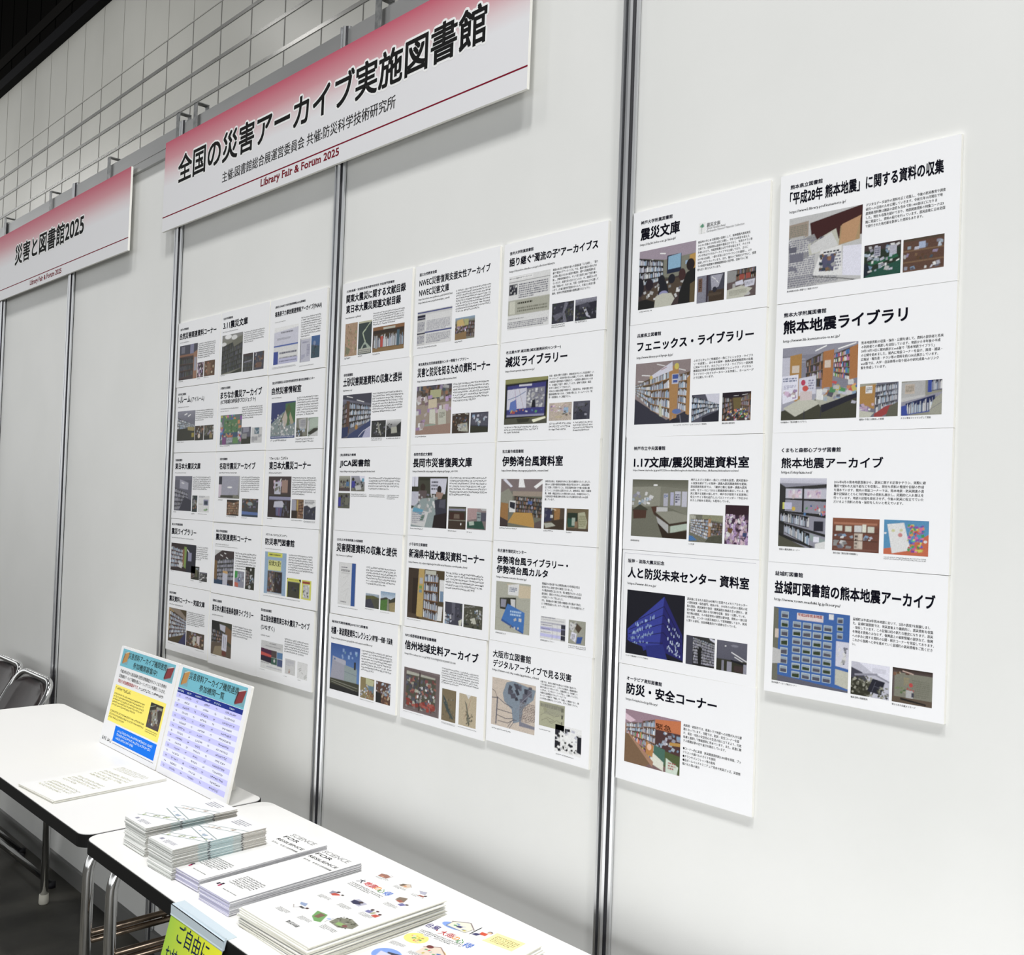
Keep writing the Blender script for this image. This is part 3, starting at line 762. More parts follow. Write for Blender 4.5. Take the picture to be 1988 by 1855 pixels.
'f aa9;p ddd 10 10 40 20 30 50 5 40;p 543 50 12 80 30 60 54 40 36;k 8 8 46 42 12 9 n;p eef 20 50 50 56 44 94 12 80;p 25a 54 70 86 66 76 96 48 98;t 20 60 42 84 4 667',
'M35a':
'f dcb;p 89a 34 6 50 0 100 10 96 30 74 52 70 80 52 88 48 60 30 46 26 30;k 40 6 90 40 16 14 j;l 667 2.5 14 40 12 98;l 556 1.2 0 44 16 42 30 50 50 56;l 445 1 14 66 50 68;l 445 1 14 78 34 82 52 78;l 445 1 16 90 40 90 54 80;p 889 66 80 100 84 100 90 66 90;t 66 40 100 80 12 766;l 667 1 40 98 50 82 60 80;l 667 1 44 100 54 84;l 99a 1 92 16 70 40 60 60;l 433 .8 0 26 8 30 14 44;n 8',
'M35b':
'f bb9;t 4 4 96 30 1 887;t 20 4 98 50 14 998;l 887 1 5 60 30 40 60 55 80 45;l 776 1 10 80 30 66 50 84 70 66 96 80;e 24 30 8 8 aa8;l 776 .8 30 60 60 70 40 80;t 88 8 96 90 3 554',
'M35c':
'f fff;p 223 0 4 30 6 40 40 0 60;k 0 10 100 96 40 14 z;p fff 20 20 40 30 44 60 20 70;p 112 0 60 22 62 20 90 0 90;k 10 20 95 90 34 10 z;p fff 55 30 66 34 64 60 52 60;p 112 86 30 100 28 100 90 86 86',
'M21a':
'f ddd;r 0 3 100 7 238;r 0 12 24 26 113;r 0 20 100 22 bbc;r 24 12 100 100 eee;t 28 30 96 60 8 99a;r 24 62 100 66 238;t 28 70 96 96 7 889;t 2 32 22 60 7 668;r 0 64 24 68 113;t 2 72 22 96 6 668',
'M21b':
'g 9bd 887 0 20;b 0 30 80 60 20 85 3 m 764;b 55 20 90 100 25 95 4 m 643;p db6 10 12 40 8 50 40 10 40;p bb7 45 10 70 12 70 40 50 40;k 8 40 60 66 10 10 q;p 974 0 74 60 66 60 100 0 100',
'M22a':
'g 445 876 0 30;k 0 2 100 30 40 12 m;p bb8 40 10 72 10 70 26 40 26;p a98 0 40 100 36 100 100 0 100;k 0 22 100 56 24 14 q;p dca 36 30 60 28 60 46 36 48;p ddc 40 50 56 50 58 80 40 78;p ccb 64 50 86 52 88 86 66 86;t 68 56 84 68 4 776;p 9a9 28 80 58 80 58 84 28 86;p a87 0 86 100 80 100 100 0 100;k 0 50 30 90 10 13 q',
'M22b':
'f 432;l ffe 2 4 8 20 6;l ffe 2 36 6 50 8;l ffe 2 76 4 96 8;k 5 22 95 60 26 11 m;p bba 34 56 90 50 96 96 40 90;k 36 54 90 86 16 9 w;n 12',
'M22c':
'g 445 334;p 556 0 20 100 0 100 70 0 60;k 8 14 60 70 8 16 w;k 60 6 98 50 6 14 w;p 332 0 66 100 76 100 100 0 100;n 10',
'M23a':
'f 332;p eef 0 0 18 0 18 20 0 20;l 223 1 8 0 8 20;p dde 52 4 98 4 94 34 54 34;t 56 8 74 28 3 445;p 443 20 8 52 8 52 50 20 50;e 32 22 7 8 321;p 655 20 28 44 28 40 54 14 50;e 78 26 6 8 211;p a87 70 30 90 32 84 44 68 44;p ccd 0 30 20 30 20 60 0 58;p 9aa 0 66 30 44 74 40 66 100 0 100;k 20 36 70 70 26 8 n;p ddd 0 64 50 70 40 100 0 96;p 5ac 8 62 36 66 30 76 4 70;p 374 30 78 40 76 36 86 26 88;t 4 70 40 94 6 99a;p 334 66 46 96 44 100 80 70 76;p 211 66 76 100 70 100 100 62 100;p 556 80 46 96 44 94 62 78 60',
'M23b':
'g 443 322;r 0 6 100 20 776;r 4 12 96 18 99b;r 8 26 92 60 421;p 765 34 34 64 34 66 54 32 54;r 0 60 100 64 887;r 0 64 100 100 432;e 74 78 3 5 fff;n 10',
'M23c':
'g a99 877 0 30;p b99 0 0 55 0 50 50 0 60;p 9aa 50 18 76 20 72 70 54 60;t 54 24 72 50 2 334;r 74 20 100 60 556;p ccc 70 2 100 0 100 10 80 12;p 254 0 66 80 60 96 98 0 96;p bcb 10 66 36 62 40 80 14 84;n 8',
'M24a':
'f 653;r 0 0 34 100 432;r 14 20 32 100 321;p ca5 30 0 46 0 44 96 26 96;r 46 2 100 96 542;b 46 8 96 84 6 100 5 w 963;p ccb 48 2 78 2 78 10 48 10;p eee 88 18 100 18 100 60 88 60;r 90 40 99 60 79b;p eee 86 70 98 70 96 98 84 98;r 33 18 42 30 bbb;r 32 34 40 40 7a5;r 32 42 40 48 79a;p 543 0 90 26 92 30 100 0 100',
'M24b':
'f 445;p 667 40 0 60 0 58 80 42 84;k 60 10 100 70 20 10 k;k 0 50 40 100 20 12 w;r 44 50 50 58 112;p ddc 80 80 100 70 96 100 84 100',
'M24c':
'f 554;k 0 20 100 80 60 9 g;l ddd 1 0 14 60 6;p ccb 36 62 60 54 70 80 44 84;k 60 20 100 60 16 9 w;k 0 70 90 100 16 10 k',
'M25a':
'f 877;p 766 0 0 100 6 96 100 0 96;p bba 8 8 44 10 44 18 8 16;p bba 48 10 88 12 88 22 48 20;r 8 16 90 90 554;k 8 20 90 92 110 9 y;k 10 74 88 92 18 12 R;p 433 44 6 47 6 47 96 44 96;k 14 40 86 80 16 7 n',
'M25b':
'f 875;p 455 10 20 40 40 50 60 90 92 70 90 40 70 14 44;k 10 30 90 90 26 8 i;l 344 2 10 24 44 60 96 86;l 443 1 20 50 60 50;r 0 0 20 4 776',
'M25c':
'f cb9;p eee 40 0 70 0 55 14;l a44 .8 70 12 50 60;l a44 .8 60 30 30 80;p 776 34 20 46 30 60 70 66 96 52 90 46 50;k 40 50 80 96 30 7 i;l 887 .8 10 20 30 60;n 8',
'M11a':
'f b97;k 5 5 95 95 60 9 u;l 754 1 40 10 60 50 50 90;p 886 10 70 50 80 30 98 8 90;n 12',
'M11b':
'f 344;r 0 0 100 6 cca;l bca 7 90 8 60 24 34 36 48 56 56 64;l 344 3 86 12 60 26;p aba 52 62 100 84 96 96 4 96 30 76;p 344 44 72 60 72 70 82 34 84;r 6 84 96 98 ccb;t 10 86 92 97 2 556',
'M11c':
'f 642;r 0 0 100 14 963;r 34 6 72 14 ccb;r 2 16 98 84 321;b 4 28 88 98 30 88 1 w 863;r 26 40 34 84 c43;r 10 36 16 88 aaa;r 78 24 86 86 467;r 0 88 100 100 974',
'M12a':
'g 99b 667 0 20;p 445 0 0 100 0 100 24 0 10;l fff 1.5 14 4 36 8;l fff 1.5 50 14 76 20;b 22 18 80 100 30 66 4 w 543;p 643 14 14 26 16 26 90 14 80;b 0 24 80 16 20 76 5 m 543;p 347 28 92 100 62 100 100 20 100;p 236 0 76 24 74 22 96 0 100;p bbd 84 84 100 76 100 100 74 100;l dde 1.5 60 98 76 86 100 76;e 52 76 5 6 b83',
'M12b':
'f 333;k 0 0 100 100 40 12 k;p 998 40 10 50 12 60 50 74 90 66 92 50 60;k 36 20 66 80 18 7 n',
'M12c':
'g eee 999 0 35;p 222 0 30 40 60 30 100 0 100;p 222 100 16 70 40 80 100 100 100;p bba 34 46 72 44 76 80 36 84;p 333 20 84 100 76 100 100 10 100;k 0 20 40 60 14 10 k',
'M13a':
'g bba 887 0 30;k 4 34 96 80 22 12 m;e 20 40 7 9 322;e 44 42 7 9 433;e 76 34 8 10 333;r 66 40 92 70 47a;r 0 80 100 100 544',
'M13b':
'g aab 776;p eef 60 0 100 0 100 40 70 30;e 88 28 8 12 5ac;e 16 24 9 12 332;r 6 36 34 80 33a;k 10 40 90 95 20 12 k;p ccc 30 70 70 60 80 90 40 96',
'M13c':
'f 665;k 5 20 95 90 20 14 k;r 4 30 24 90 33a;e 30 26 8 10 322;e 70 20 8 10 322;r 60 30 90 80 776',
'M14a':
'f eee;r 76 0 98 100 15a;r 0 0 1 100 bbb;r 0 0 76 .8 ccc;t 14 10 50 14 1 667;t 14 16 66 22 2 223;t 16 24 66 27 2 aaa;l ccc .8 24 38 40 34 60 30;l ccc .8 20 60 50 44;l ccc .8 30 70 60 60 40 90;t 16 92 50 95 1 556',
'M14b':
'g bcd 9ab 0 20;p 663 0 20 60 14 100 26 100 100 0 100;p 554 40 40 100 30 100 100 20 100;p 445 0 50 40 36 70 100 0 100;n 14',
'M14c':
'g 8ac cde 0 35;p 443 0 40 40 30 70 40 100 24 100 100 0 100;p 583 0 50 50 40 44 100 0 100;p 998 50 36 56 36 62 100 46 100;p a96 60 60 100 50 100 100 64 100;n 12',
'M15a':
'g 25a 58c 0 60;k 40 10 90 30 8 9 e;p aab 8 30 52 32 50 84 2 78;p bbc 8 28 54 34 54 44 8 36;p 9aa 50 42 92 46 92 78 50 78;l 789 1 50 56 92 60;p 333 82 32 88 32 88 48 82 48;p 443 0 76 100 76 100 100 0 100;l 998 1.2 4 80 96 86;l 998 1 6 84 94 92;p 222 0 88 100 92 100 100 0 100;r 12 32 18 36 57a',
'M15b':
'f 985;p cc9 40 0 100 8 90 40 40 30;p 689 60 36 100 34 96 70 60 64;k 0 34 60 96 30 10 w;k 40 60 100 98 20 12 o',
'M15c':
'f 643;k 5 5 98 60 30 13 w;p 222 0 50 36 56 40 100 0 100;k 40 40 98 98 18 13 o;k 44 40 80 70 6 12 w',
'L11a':
'f 433;r 0 0 100 30 445;r 10 4 30 24 778;r 60 0 80 30 88a;r 0 28 100 34 964;b 0 36 96 80 40 90 3 k 643;p a75 80 26 100 20 100 100 80 100;r 84 40 98 78 aab',
'L11b':
'f 433;k 4 4 96 96 30 20 q',
'L11c':
'f 642;k 10 10 90 90 24 18 o;r 30 20 60 90 864',
'L12a':
'g 99a 778 0 35;l fff 3 40 14 56 10;l fff 3 60 20 76 14;b 0 22 70 100 50 66 5 w 887;p 332 0 62 100 56 100 100 0 100;p a95 60 54 100 58 96 70 62 66;r 84 76 98 90 a92',
'L12b':
'f 432;k 0 0 100 60 24 18 m;r 20 60 90 100 221;e 50 72 14 16 dcb',
'L12c':
'f 443;k 0 10 100 80 30 18 m;r 0 75 60 100 221;r 60 60 90 90 985',
'L13a':
'f 667;r 0 0 100 12 778;p aab 30 10 80 20 80 40 30 36;b 0 34 100 80 50 90 5 h 445;p 334 60 60 100 70 100 100 30 100;l fff 2 40 20 56 22',
'L13b':
'f 233;k 0 10 100 90 24 22 m;t 10 30 90 60 4 998',
'L13c':
'f eee;t 6 4 60 14 3 99a;r 50 24 92 60 99b;r 56 32 86 56 345;t 6 50 44 56 2 bba;e 66 88 14 6 9b8;e 80 84 8 6 7a7',
'L14a':
'f 322;b 0 10 90 52 22 84 5 w 854;p 8a4 54 10 64 12 62 90 54 84;p 964 48 20 56 20 54 80 48 80;r 64 0 100 100 223;r 70 30 84 60 99b;l fff 2 66 20 74 30;p ddd 36 66 50 70 46 90 32 86',
'L14b':
'f 332;b 0 20 100 50 30 80 4 m 443;r 55 20 80 80 664;k 40 10 90 40 8 12 w',
'L14c':
'f 444;k 0 20 100 100 24 16 n;r 0 0 100 16 778',
'L15a':
'f 542;p b95 0 0 30 6 26 60 0 70;b 6 8 92 100 30 70 6 w 853;p 336 60 100 100 62 100 100;p 987 0 0 60 0 100 22 100 30 40 14',
'L15b':
'f 543;k 5 8 95 90 40 14 m;r 40 30 56 90 ccb;r 60 20 76 80 dcc;k 20 60 95 98 14 14 o',
'L21a':
'g 999 887 0 20;e 30 6 16 6 fff;e 60 10 14 6 eee;e 10 24 12 5 eee;b 0 30 100 100 14 90 6 k 554;p 776 50 18 100 8 100 24 60 34;p 332 40 100 100 90 100 100',
'L21b':
'f 433;b 0 10 100 100 20 100 4 k 665;p 889 10 46 90 40 90 46 10 52',
'L21c':
'f 445;k 0 0 100 100 30 16 m;r 30 60 80 90 754',
'L22a':
'f 677;k 0 0 100 20 16 12 v;p 585 18 18 84 16 84 62 18 64;k 20 20 82 60 20 8 l;k 0 20 18 90 14 14 c;k 84 20 100 90 14 14 c;p 357 14 62 84 60 84 76 14 76;k 20 64 60 74 6 10 o;r 12 76 30 100 848;t 32 78 60 98 5 dde;r 62 78 86 98 695;r 36 70 60 76 c64',
'L22b':
'f 667;r 0 60 100 100 332;r 10 40 60 70 999;p 99a 20 4 80 0 80 30 20 34',
'L22c':
'f ddd;r 30 4 74 46 578;k 34 10 70 40 8 12 w;t 4 60 60 96 5 667;t 66 50 96 70 3 667',
'L23a':
'g bbb 999;r 0 4 16 40 223;r 0 40 14 96 dcd;p aab 16 0 96 4 92 90 16 90;e 54 52 12 4 fff;p 443 10 88 96 86 94 100 10 98;p 887 70 84 100 90 100 100 70 98;n 6',
'L23b':
'f 321;b 0 10 100 55 20 90 5 o 864;b 55 20 90 100 5 95 5 o 975;e 60 26 4 4 ffe',
'L23c':
'f 444;k 0 0 100 60 30 16 m;e 50 30 16 10 9aa;p 57b 0 72 100 76 100 92 0 90;r 0 90 100 100 345',
'L33a':
'f 322;r 0 0 100 45 433;k 20 8 92 40 12 12 q;r 28 14 56 44 ccd;k 30 18 54 40 8 9 m;r 60 10 86 40 a87;l 443 2 0 46 100 46;r 6 50 100 58 99b;r 0 58 100 100 322;p ccd 30 62 64 60 78 72 60 78 26 76;p 558 36 76 66 76 62 98 38 96;l bbc 1 44 78 44 96;l c66 1 52 78 52 96;k 70 60 98 96 14 8 k',
'L33b':
'f 864;p aab 0 0 40 6 40 60 0 60;b 60 20 90 100 10 96 5 o 742;r 0 60 50 100 321;r 46 4 56 60 ca4',
'L33c':
'f eee;t 10 4 90 26 3 556;p 334 0 36 30 30 60 44 100 34 100 100 0 100;e 50 58 4 4 aab;k 10 60 90 96 10 14 k',
'L24a':
'f 433;p ddd 0 0 40 0 10 14 0 20;l fff 2 30 14 44 18;l fff 2 60 20 76 26;l fff 2 50 8 60 10;b 16 30 90 100 20 84 5 h 443;p 246 0 84 50 90 90 100 0 100;p ccd 46 64 72 66 70 100 46 100;p da5 46 60 70 60 72 68 46 66;p 863 0 30 14 34 14 90 0 86',
'L24b':
'f 99a;p 3a4 0 0 30 4 30 40 0 50;r 36 40 60 66 26a;k 30 10 96 60 12 14 w;p d64 0 70 40 76 40 100 0 96',
'L24c':
'f 332;b 0 10 90 45 20 80 5 m 543;e 60 12 8 6 eee;e 50 90 14 8 bbb;k 50 30 96 80 14 12 w',
'L34a':
'f 9bd;r 14 2 82 12 ee2;t 22 4 74 10 1 443;l 778 1.5 20 20 78 22;r 18 20 78 44 ee8;r 16 46 84 96 654;k 18 48 50 94 30 9 y;r 50 48 84 96 322;k 52 50 82 94 14 9 k;r 16 97 84 100 ddd',
'L34b':
'f ee3;p 111 0 0 12 0 0 12;r 6 18 94 100 443;p 111 84 6 100 0 100 20;r 4 18 96 22 888;l 665 1 30 70 60 50 80 66;t 14 6 80 12 1 443;k 14 30 86 90 8 14 k',
'L34c':
'f ee4;r 10 8 88 20 a32;r 18 24 84 94 ccc;k 20 26 82 92 20 12 z',
'L25a':
'f 443;r 0 0 40 30 222;p ccd 40 8 70 10 68 30 44 24;b 0 24 70 60 30 64 4 m 332;p 864 70 10 100 20 100 60 70 50;p 654 0 66 60 60 100 70 100 100 0 100;p 986 20 76 60 70 60 100 10 100;p dde 56 34 80 36 78 84 54 82;l 445 1.5 64 40 64 76;l 445 1.5 72 42 71 78;r 56 84 76 98 732',
'L31a':
'f eee;r 0 0 100 14 fff;p dde 0 14 100 8 100 50 0 54;t 30 14 80 20 1 334;t 14 30 70 36 2 99a;r 0 50 100 54 25b;r 0 66 20 100 24a;t 26 68 96 76 1 446;t 26 82 96 88 1 556;r 22 86 100 100 cce;t 26 92 96 96 1 668',
'L31b':
'f ccd;r 0 0 100 8 eee;t 20 16 80 24 1 88a;t 66 30 96 80 8 88a;r 0 0 6 100 334;t 16 70 50 90 3 99b',
'L31c':
'g 36a 368;p 356 0 40 100 50 100 100 0 100;e 40 34 14 10 89b;k 10 50 90 96 14 10 k;l a55 1 20 44 80 48',
'L32a':
'g 148 47a 0 25;p 899 0 30 60 30 100 66 100 100 0 100;p 237 0 0 100 0 60 24 34 40 0 60;p 474 60 6 100 4 100 60 78 56 60 30;p 563 74 6 84 24 60 40 30 74 40 50;p cba 60 24 72 50 56 76 46 50;p ba8 80 30 96 60 84 64 76 44;p 574 70 40 80 64 66 68;k 0 36 60 90 60 6 n;k 40 70 100 96 30 6 n;r 0 94 100 100 248;t 4 95 96 99 1 dde',
'L32b':
'f 887;p bbb 20 10 90 0 90 60 30 70;p 554 0 50 60 66 60 100 0 100;k 0 50 80 98 12 14 w;t 40 14 84 50 4 889',
'L32c':
'f 9a9;p bcb 20 10 100 0 100 50 20 64;p 332 0 84 60 60 100 60 100 70 30 96;p ccc 0 20 16 14 16 70 0 78;p ddd 20 96 100 74 100 100 20 100',
'L35a':
'f eee;r 0 0 100 26 ddd;t 40 6 70 10 1 334;t 20 16 90 20 1 667;p 514 0 28 50 30 50 78 0 74;p d43 0 42 50 48 50 56 0 54;p 213 0 56 50 58 50 78 0 74;r 50 30 74 54 544;r 75 32 100 54 58b;r 50 55 76 80 365;e 64 66 4 6 ddd;r 77 56 100 82 458;t 2 78 40 82 1 445;t 30 90 98 94 1 88a',
'L35b':
'f ddd;t 6 6 90 46 8 bbc;e 44 80 7 14 a54;r 40 70 48 84 ddc',
'L35c':
'f eee;l 454 2 14 48 40 36;l 454 2 20 58 44 46;l 454 2 44 62 60 70;l 454 2 70 90 92 70;l 454 2 76 96 96 80;r 0 0 100 .8 ccc',
'B1a':
'f 432;g 321 544;p 221 0 0 40 0 30 30 0 40;l aba 2 0 20 40 8;p 998 20 30 60 20 80 70 40 90;k 10 20 90 90 24 12 m;e 40 84 4 4 eee;e 60 60 5 4 dde;r 50 10 96 20 aa8',
'BKo':
'f 7bc;p d92 30 20 100 0 80 78 10 100;p 963 30 20 10 100 0 92 18 22;p eec 30 20 100 0 92 -4 26 16',
'BKr':
'f 7bc;p 912 30 20 100 0 80 78 10 100;p 512 30 20 10 100 0 92 18 22;p fff 30 20 100 0 88 -2 22 18',
'S1':
'f fff;l 577 1.8 0 88 100 66;l 577 1.8 0 80 100 58;l 577 1.8 0 56 100 65;l 577 1.8 0 47 100 55;l 577 1.8 0 48 100 28;l 577 1.8 0 40 100 20;d cda 6 6 4 6 83 90 62 1;d bcd 6 6 4 10 53 90 60 1;d dcb 6 6 4 10 43 90 24 1;t 20 6 70 18 4 778;t 40 90 80 97 4 889;r 20 91 30 95 99a',
'S5a':
'f fff;p a76 10 40 50 20 90 30 90 80 20 90;l 632 2 40 10 40 60 96 60;l 632 2 70 10 96 10 96 60;e 50 70 10 10 d97;l 321 2 10 40 50 20 90 30',
'S5b':
'f fff;p dcb 20 40 60 10 96 40 90 90 30 90;l 543 3 14 46 60 8 100 42;p 654 20 44 50 30 40 80 14 84;e 58 62 12 12 d96',
'S5c':
'f fff;p bbc 5 30 50 10 70 50 40 60;l 667 2 5 30 50 10 70 50;e 84 60 9 12 433;p a65 50 70 80 66 90 84 44 92',
'S5d':
'f fff;p 99a 5 40 50 20 60 70 20 84;e 46 24 12 14 422;p c54 40 50 70 40 90 50 60 90 34 84;e 92 34 9 10 321',
'S5e':
'f fff;p bbc 20 10 96 20 90 90 10 80;p 335 10 40 50 30 80 60 50 90 20 80;e 60 34 14 14 433',
'S5f':
'f fff;p 876 4 20 40 0 60 50 10 60;p a65 30 40 60 50 50 70 20 66;e 88 60 9 9 433;p 77a 60 60 90 66 80 96 56 90',
'S5g':
'f fff;p 9ac 10 20 50 4 70 40 30 44;e 92 46 9 10 422;p 555 50 50 90 54 80 70 50 70;l 532 3 10 70 40 96 60 60',
'S5h':
'f fff;p 7a6 4 10 60 0 96 80 70 96 30 70;p 865 30 14 60 14 60 60 36 66;e 90 24 9 10 bce',
'S5i':
'f fff;e 20 30 10 14 433;p 77a 4 50 36 40 40 80 6 84;e 50 20 10 10 522;p bb9 40 40 60 36 60 80 40 80;e 84 40 10 12 422;p c54 66 60 96 50 96 96 64 96',
'S5j':
'f fff;p 887 4 40 40 4 90 20 98 60 60 96 10 90;k 8 12 92 88 46 10 g;p 9b7 30 60 60 56 60 80 34 84;e 66 66 10 10 855',
'S6a':
'f fff;e 40 70 40 24 8ae;p eed 18 40 60 14 90 50 86 86 20 80;l 643 3 14 42 60 10 96 52;l 654 2 18 40 20 84 86 88 90 50;k 24 46 80 78 9 12 c;r 44 54 60 70 447',
'S6b':
'f fff;e 76 24 14 15 432;e 76 28 10 11 fca;p d53 36 40 76 40 80 70 40 74;p 336 20 70 50 64 44 96 10 96',
'S6c':
'f fff;e 48 52 46 44 fe8;k 22 36 74 78 16 12 c;e 60 12 10 8 ddd',
'S6d':
'f fff;e 60 60 38 38 fd9;p edc 10 40 50 10 92 46 86 96 14 96;l 743 3 6 44 50 8 96 48;e 24 30 12 12 733;k 20 50 80 90 10 12 c',
'S6e':
'f fff;e 50 50 48 48 8ae;p 445 40 30 80 20 84 50 50 50;p dde 20 40 60 40 70 80 30 80',
}
# ------------------------------------------------------------------ mesh helpers
def mesh_obj(name, verts, faces, m, parent=None, smooth=False, loc=None, rot=None):
    me = bpy.data.meshes.new(name); me.from_pydata([tuple(v) for v in verts], [], [tuple(f) for f in faces])
    for mm in (m if isinstance(m, (list, tuple)) else [m]): me.materials.append(mm)
    if smooth: me.polygons.foreach_set('use_smooth', [True] * len(me.polygons))
    me.update()
    o = bpy.data.objects.new(name, me); COL.objects.link(o)
    if parent is not None: o.parent = parent
    if loc is not None: o.location = loc
    if rot is not None: o.rotation_euler = rot
    return o
def empty(name, loc=(0, 0, 0), rot=(0, 0, 0)):
    o = bpy.data.objects.new(name, None); COL.objects.link(o); o.location = loc; o.rotation_euler = rot; o.empty_display_size = .1
    return o
def tag(o, label, cat, group=None):
    o['label'] = label; o['category'] = cat
    if group: o['group'] = group
    return o
def struct(o): o['kind'] = 'structure'; return o
class MB:
    def __init__(s): s.v = []; s.f = []
    def box(s, x0, y0, z0, x1, y1, z1):
        n = len(s.v)
        s.v += [(x0, y0, z0), (x1, y0, z0), (x1, y1, z0), (x0, y1, z0), (x0, y0, z1), (x1, y0, z1), (x1, y1, z1), (x0, y1, z1)]
        s.f += [tuple(n + i for i in q) for q in ((0, 3, 2, 1), (4, 5, 6, 7), (0, 1, 5, 4), (1, 2, 6, 5), (2, 3, 7, 6), (3, 0, 4, 7))]
        return s
    def prism(s, pts, z0, z1):
        n = len(s.v); k = len(pts)
        s.v += [(p[0], p[1], z0) for p in pts] + [(p[0], p[1], z1) for p in pts]
        s.f += [tuple(n + k - 1 - i for i in range(k)), tuple(n + k + i for i in range(k))]
        s.f += [(n + i, n + (i + 1) % k, n + k + (i + 1) % k, n + k + i) for i in range(k)]
        return s
    def ring(s, outer, inner, z0, z1):
        n = len(s.v); k = len(outer)
        for z in (z0, z1):
            s.v += [(p[0], p[1], z) for p in outer] + [(p[0], p[1], z) for p in inner]
        o0, i0, o1, i1 = n, n + k, n + 2 * k, n + 3 * k
        for i in range(k):
            j = (i + 1) % k
            s.f += [(o0 + i, o0 + j, o1 + j, o1 + i), (i0 + j, i0 + i, i1 + i, i1 + j), (o1 + i, o1 + j, i1 + j, i1 + i), (o0 + j, o0 + i, i0 + i, i0 + j)]
        return s
    def tube(s, pts, r, seg=14, closed=False):
        pts = [Vector(p) for p in pts]; n0 = len(s.v); k = len(pts)
        t = [(pts[(i + 1) % k] - pts[i - 1]) if closed or 0 < i < k - 1 else (pts[min(i + 1, k - 1)] - pts[max(i - 1, 0)]) for i in range(k)]
        t = [q.normalized() for q in t]
        u = t[0].orthogonal().normalized()
        for i in range(k):
            u = (u - t[i] * u.dot(t[i])).normalized(); w_ = t[i].cross(u)
            rr = r[i] if isinstance(r, (list, tuple)) else r
            for j in range(seg):
                a = 2 * PI * j / seg
                s.v.append(tuple(pts[i] + (u * math.cos(a) + w_ * math.sin(a)) * rr))
        for i in range(k if closed else k - 1):
            a = n0 + i * seg; b = n0 + ((i + 1) % k) * seg
            for j in range(seg):
                s.f.append((a + j, a + (j + 1) % seg, b + (j + 1) % seg, b + j))
        if not closed:
            s.f.append(tuple(n0 + seg - 1 - j for j in range(seg))); s.f.append(tuple(n0 + (k - 1) * seg + j for j in range(seg)))
        return s
    def obj(s, name, m, parent=None, smooth=False, **kw):
        return mesh_obj(name, s.v, s.f, m, parent, smooth, **kw)
def fillet(pts, r, n=7):
    pts = [Vector(p) for p in pts]; out = [pts[0]]
    for i in range(1, len(pts) - 1):
        a = (pts[i - 1] - pts[i]); b = (pts[i + 1] - pts[i])
        d = min(r, a.length * .49, b.length * .49)
        p0 = pts[i] + a.normalized() * d; p1 = pts[i] + b.normalized() * d
        for k in range(n + 1):
            q = k / n; out.append(p0 * (1 - q) ** 2 + pts[i] * 2 * q * (1 - q) + p1 * q * q)
    out.append(pts[-1]); return out
def rrect(x0, y0, x1, y1, r, n=6):
    out = []
    for cx, cy, a0 in ((x1 - r, y0 + r, -90), (x1 - r, y1 - r, 0), (x0 + r, y1 - r, 90), (x0 + r, y0 + r, 180)):
        for i in range(n + 1):
            a = math.radians(a0 + 90 * i / n); out.append((cx + r * math.cos(a), cy + r * math.sin(a)))
    return out
def fast_mesh(name, V, loops, starts, totals, m, parent, loc=None, smooth=False):
    me = bpy.data.meshes.new(name)
    me.vertices.add(len(V)); me.vertices.foreach_set('co', np.asarray(V, np.float32).ravel())
    me.loops.add(len(loops)); me.loops.foreach_set('vertex_index', np.asarray(loops, np.int32))
    me.polygons.add(len(starts)); me.polygons.foreach_set('loop_start', np.asarray(starts, np.int32))
    try: me.polygons.foreach_set('loop_total', np.asarray(totals, np.int32))
    except Exception: pass
    me.materials.append(m); me.update(calc_edges=True); me.validate()
    o = bpy.data.objects.new(name, me); COL.objects.link(o); o.parent = parent
    if loc is not None: o.location = loc
    return o

# ------------------------------------------------------------------ printed pictures (vector drawing sampled onto a fine coloured grid)
PAL = {'w': 'ddd bcd abc 99a eee 8ac 667 ccd', 'm': '864 345 776 a75 456 98a 543 bbb 642', 'c': 'd44 48c dc5 5a6 eee c7a 36a e95 ddd',
       'n': 'ddd bbb 999 ccc 778 eee', 'k': '333 445 222 554 667 343', 'o': '964 753 b85 642 cb9 a64', 'q': 'dbd cac ecd b9c a8b eee 978 cbb',
       'h': '99a 889 bbc 778 aaa', 'g': '554 776 332 998 443 aa9', 'l': '574 685 463 896 aa8', 'v': 'd44 e93 dd4 4a5 36c 94b e6a 3bb',
       'z': 'fff 112 eee 111 ccd', 'y': '844 667 988 556 a65 445 bba', 'R': 'a32 833 b54', 'i': '665 554 986 887', 'u': 'a86 c98 975 b87 db9 896',
       'j': '556 667 445', 'e': '8ad 9be 7ac'}
PAL = {k: np.array([lin(c) for c in v.split()]) for k, v in PAL.items()}
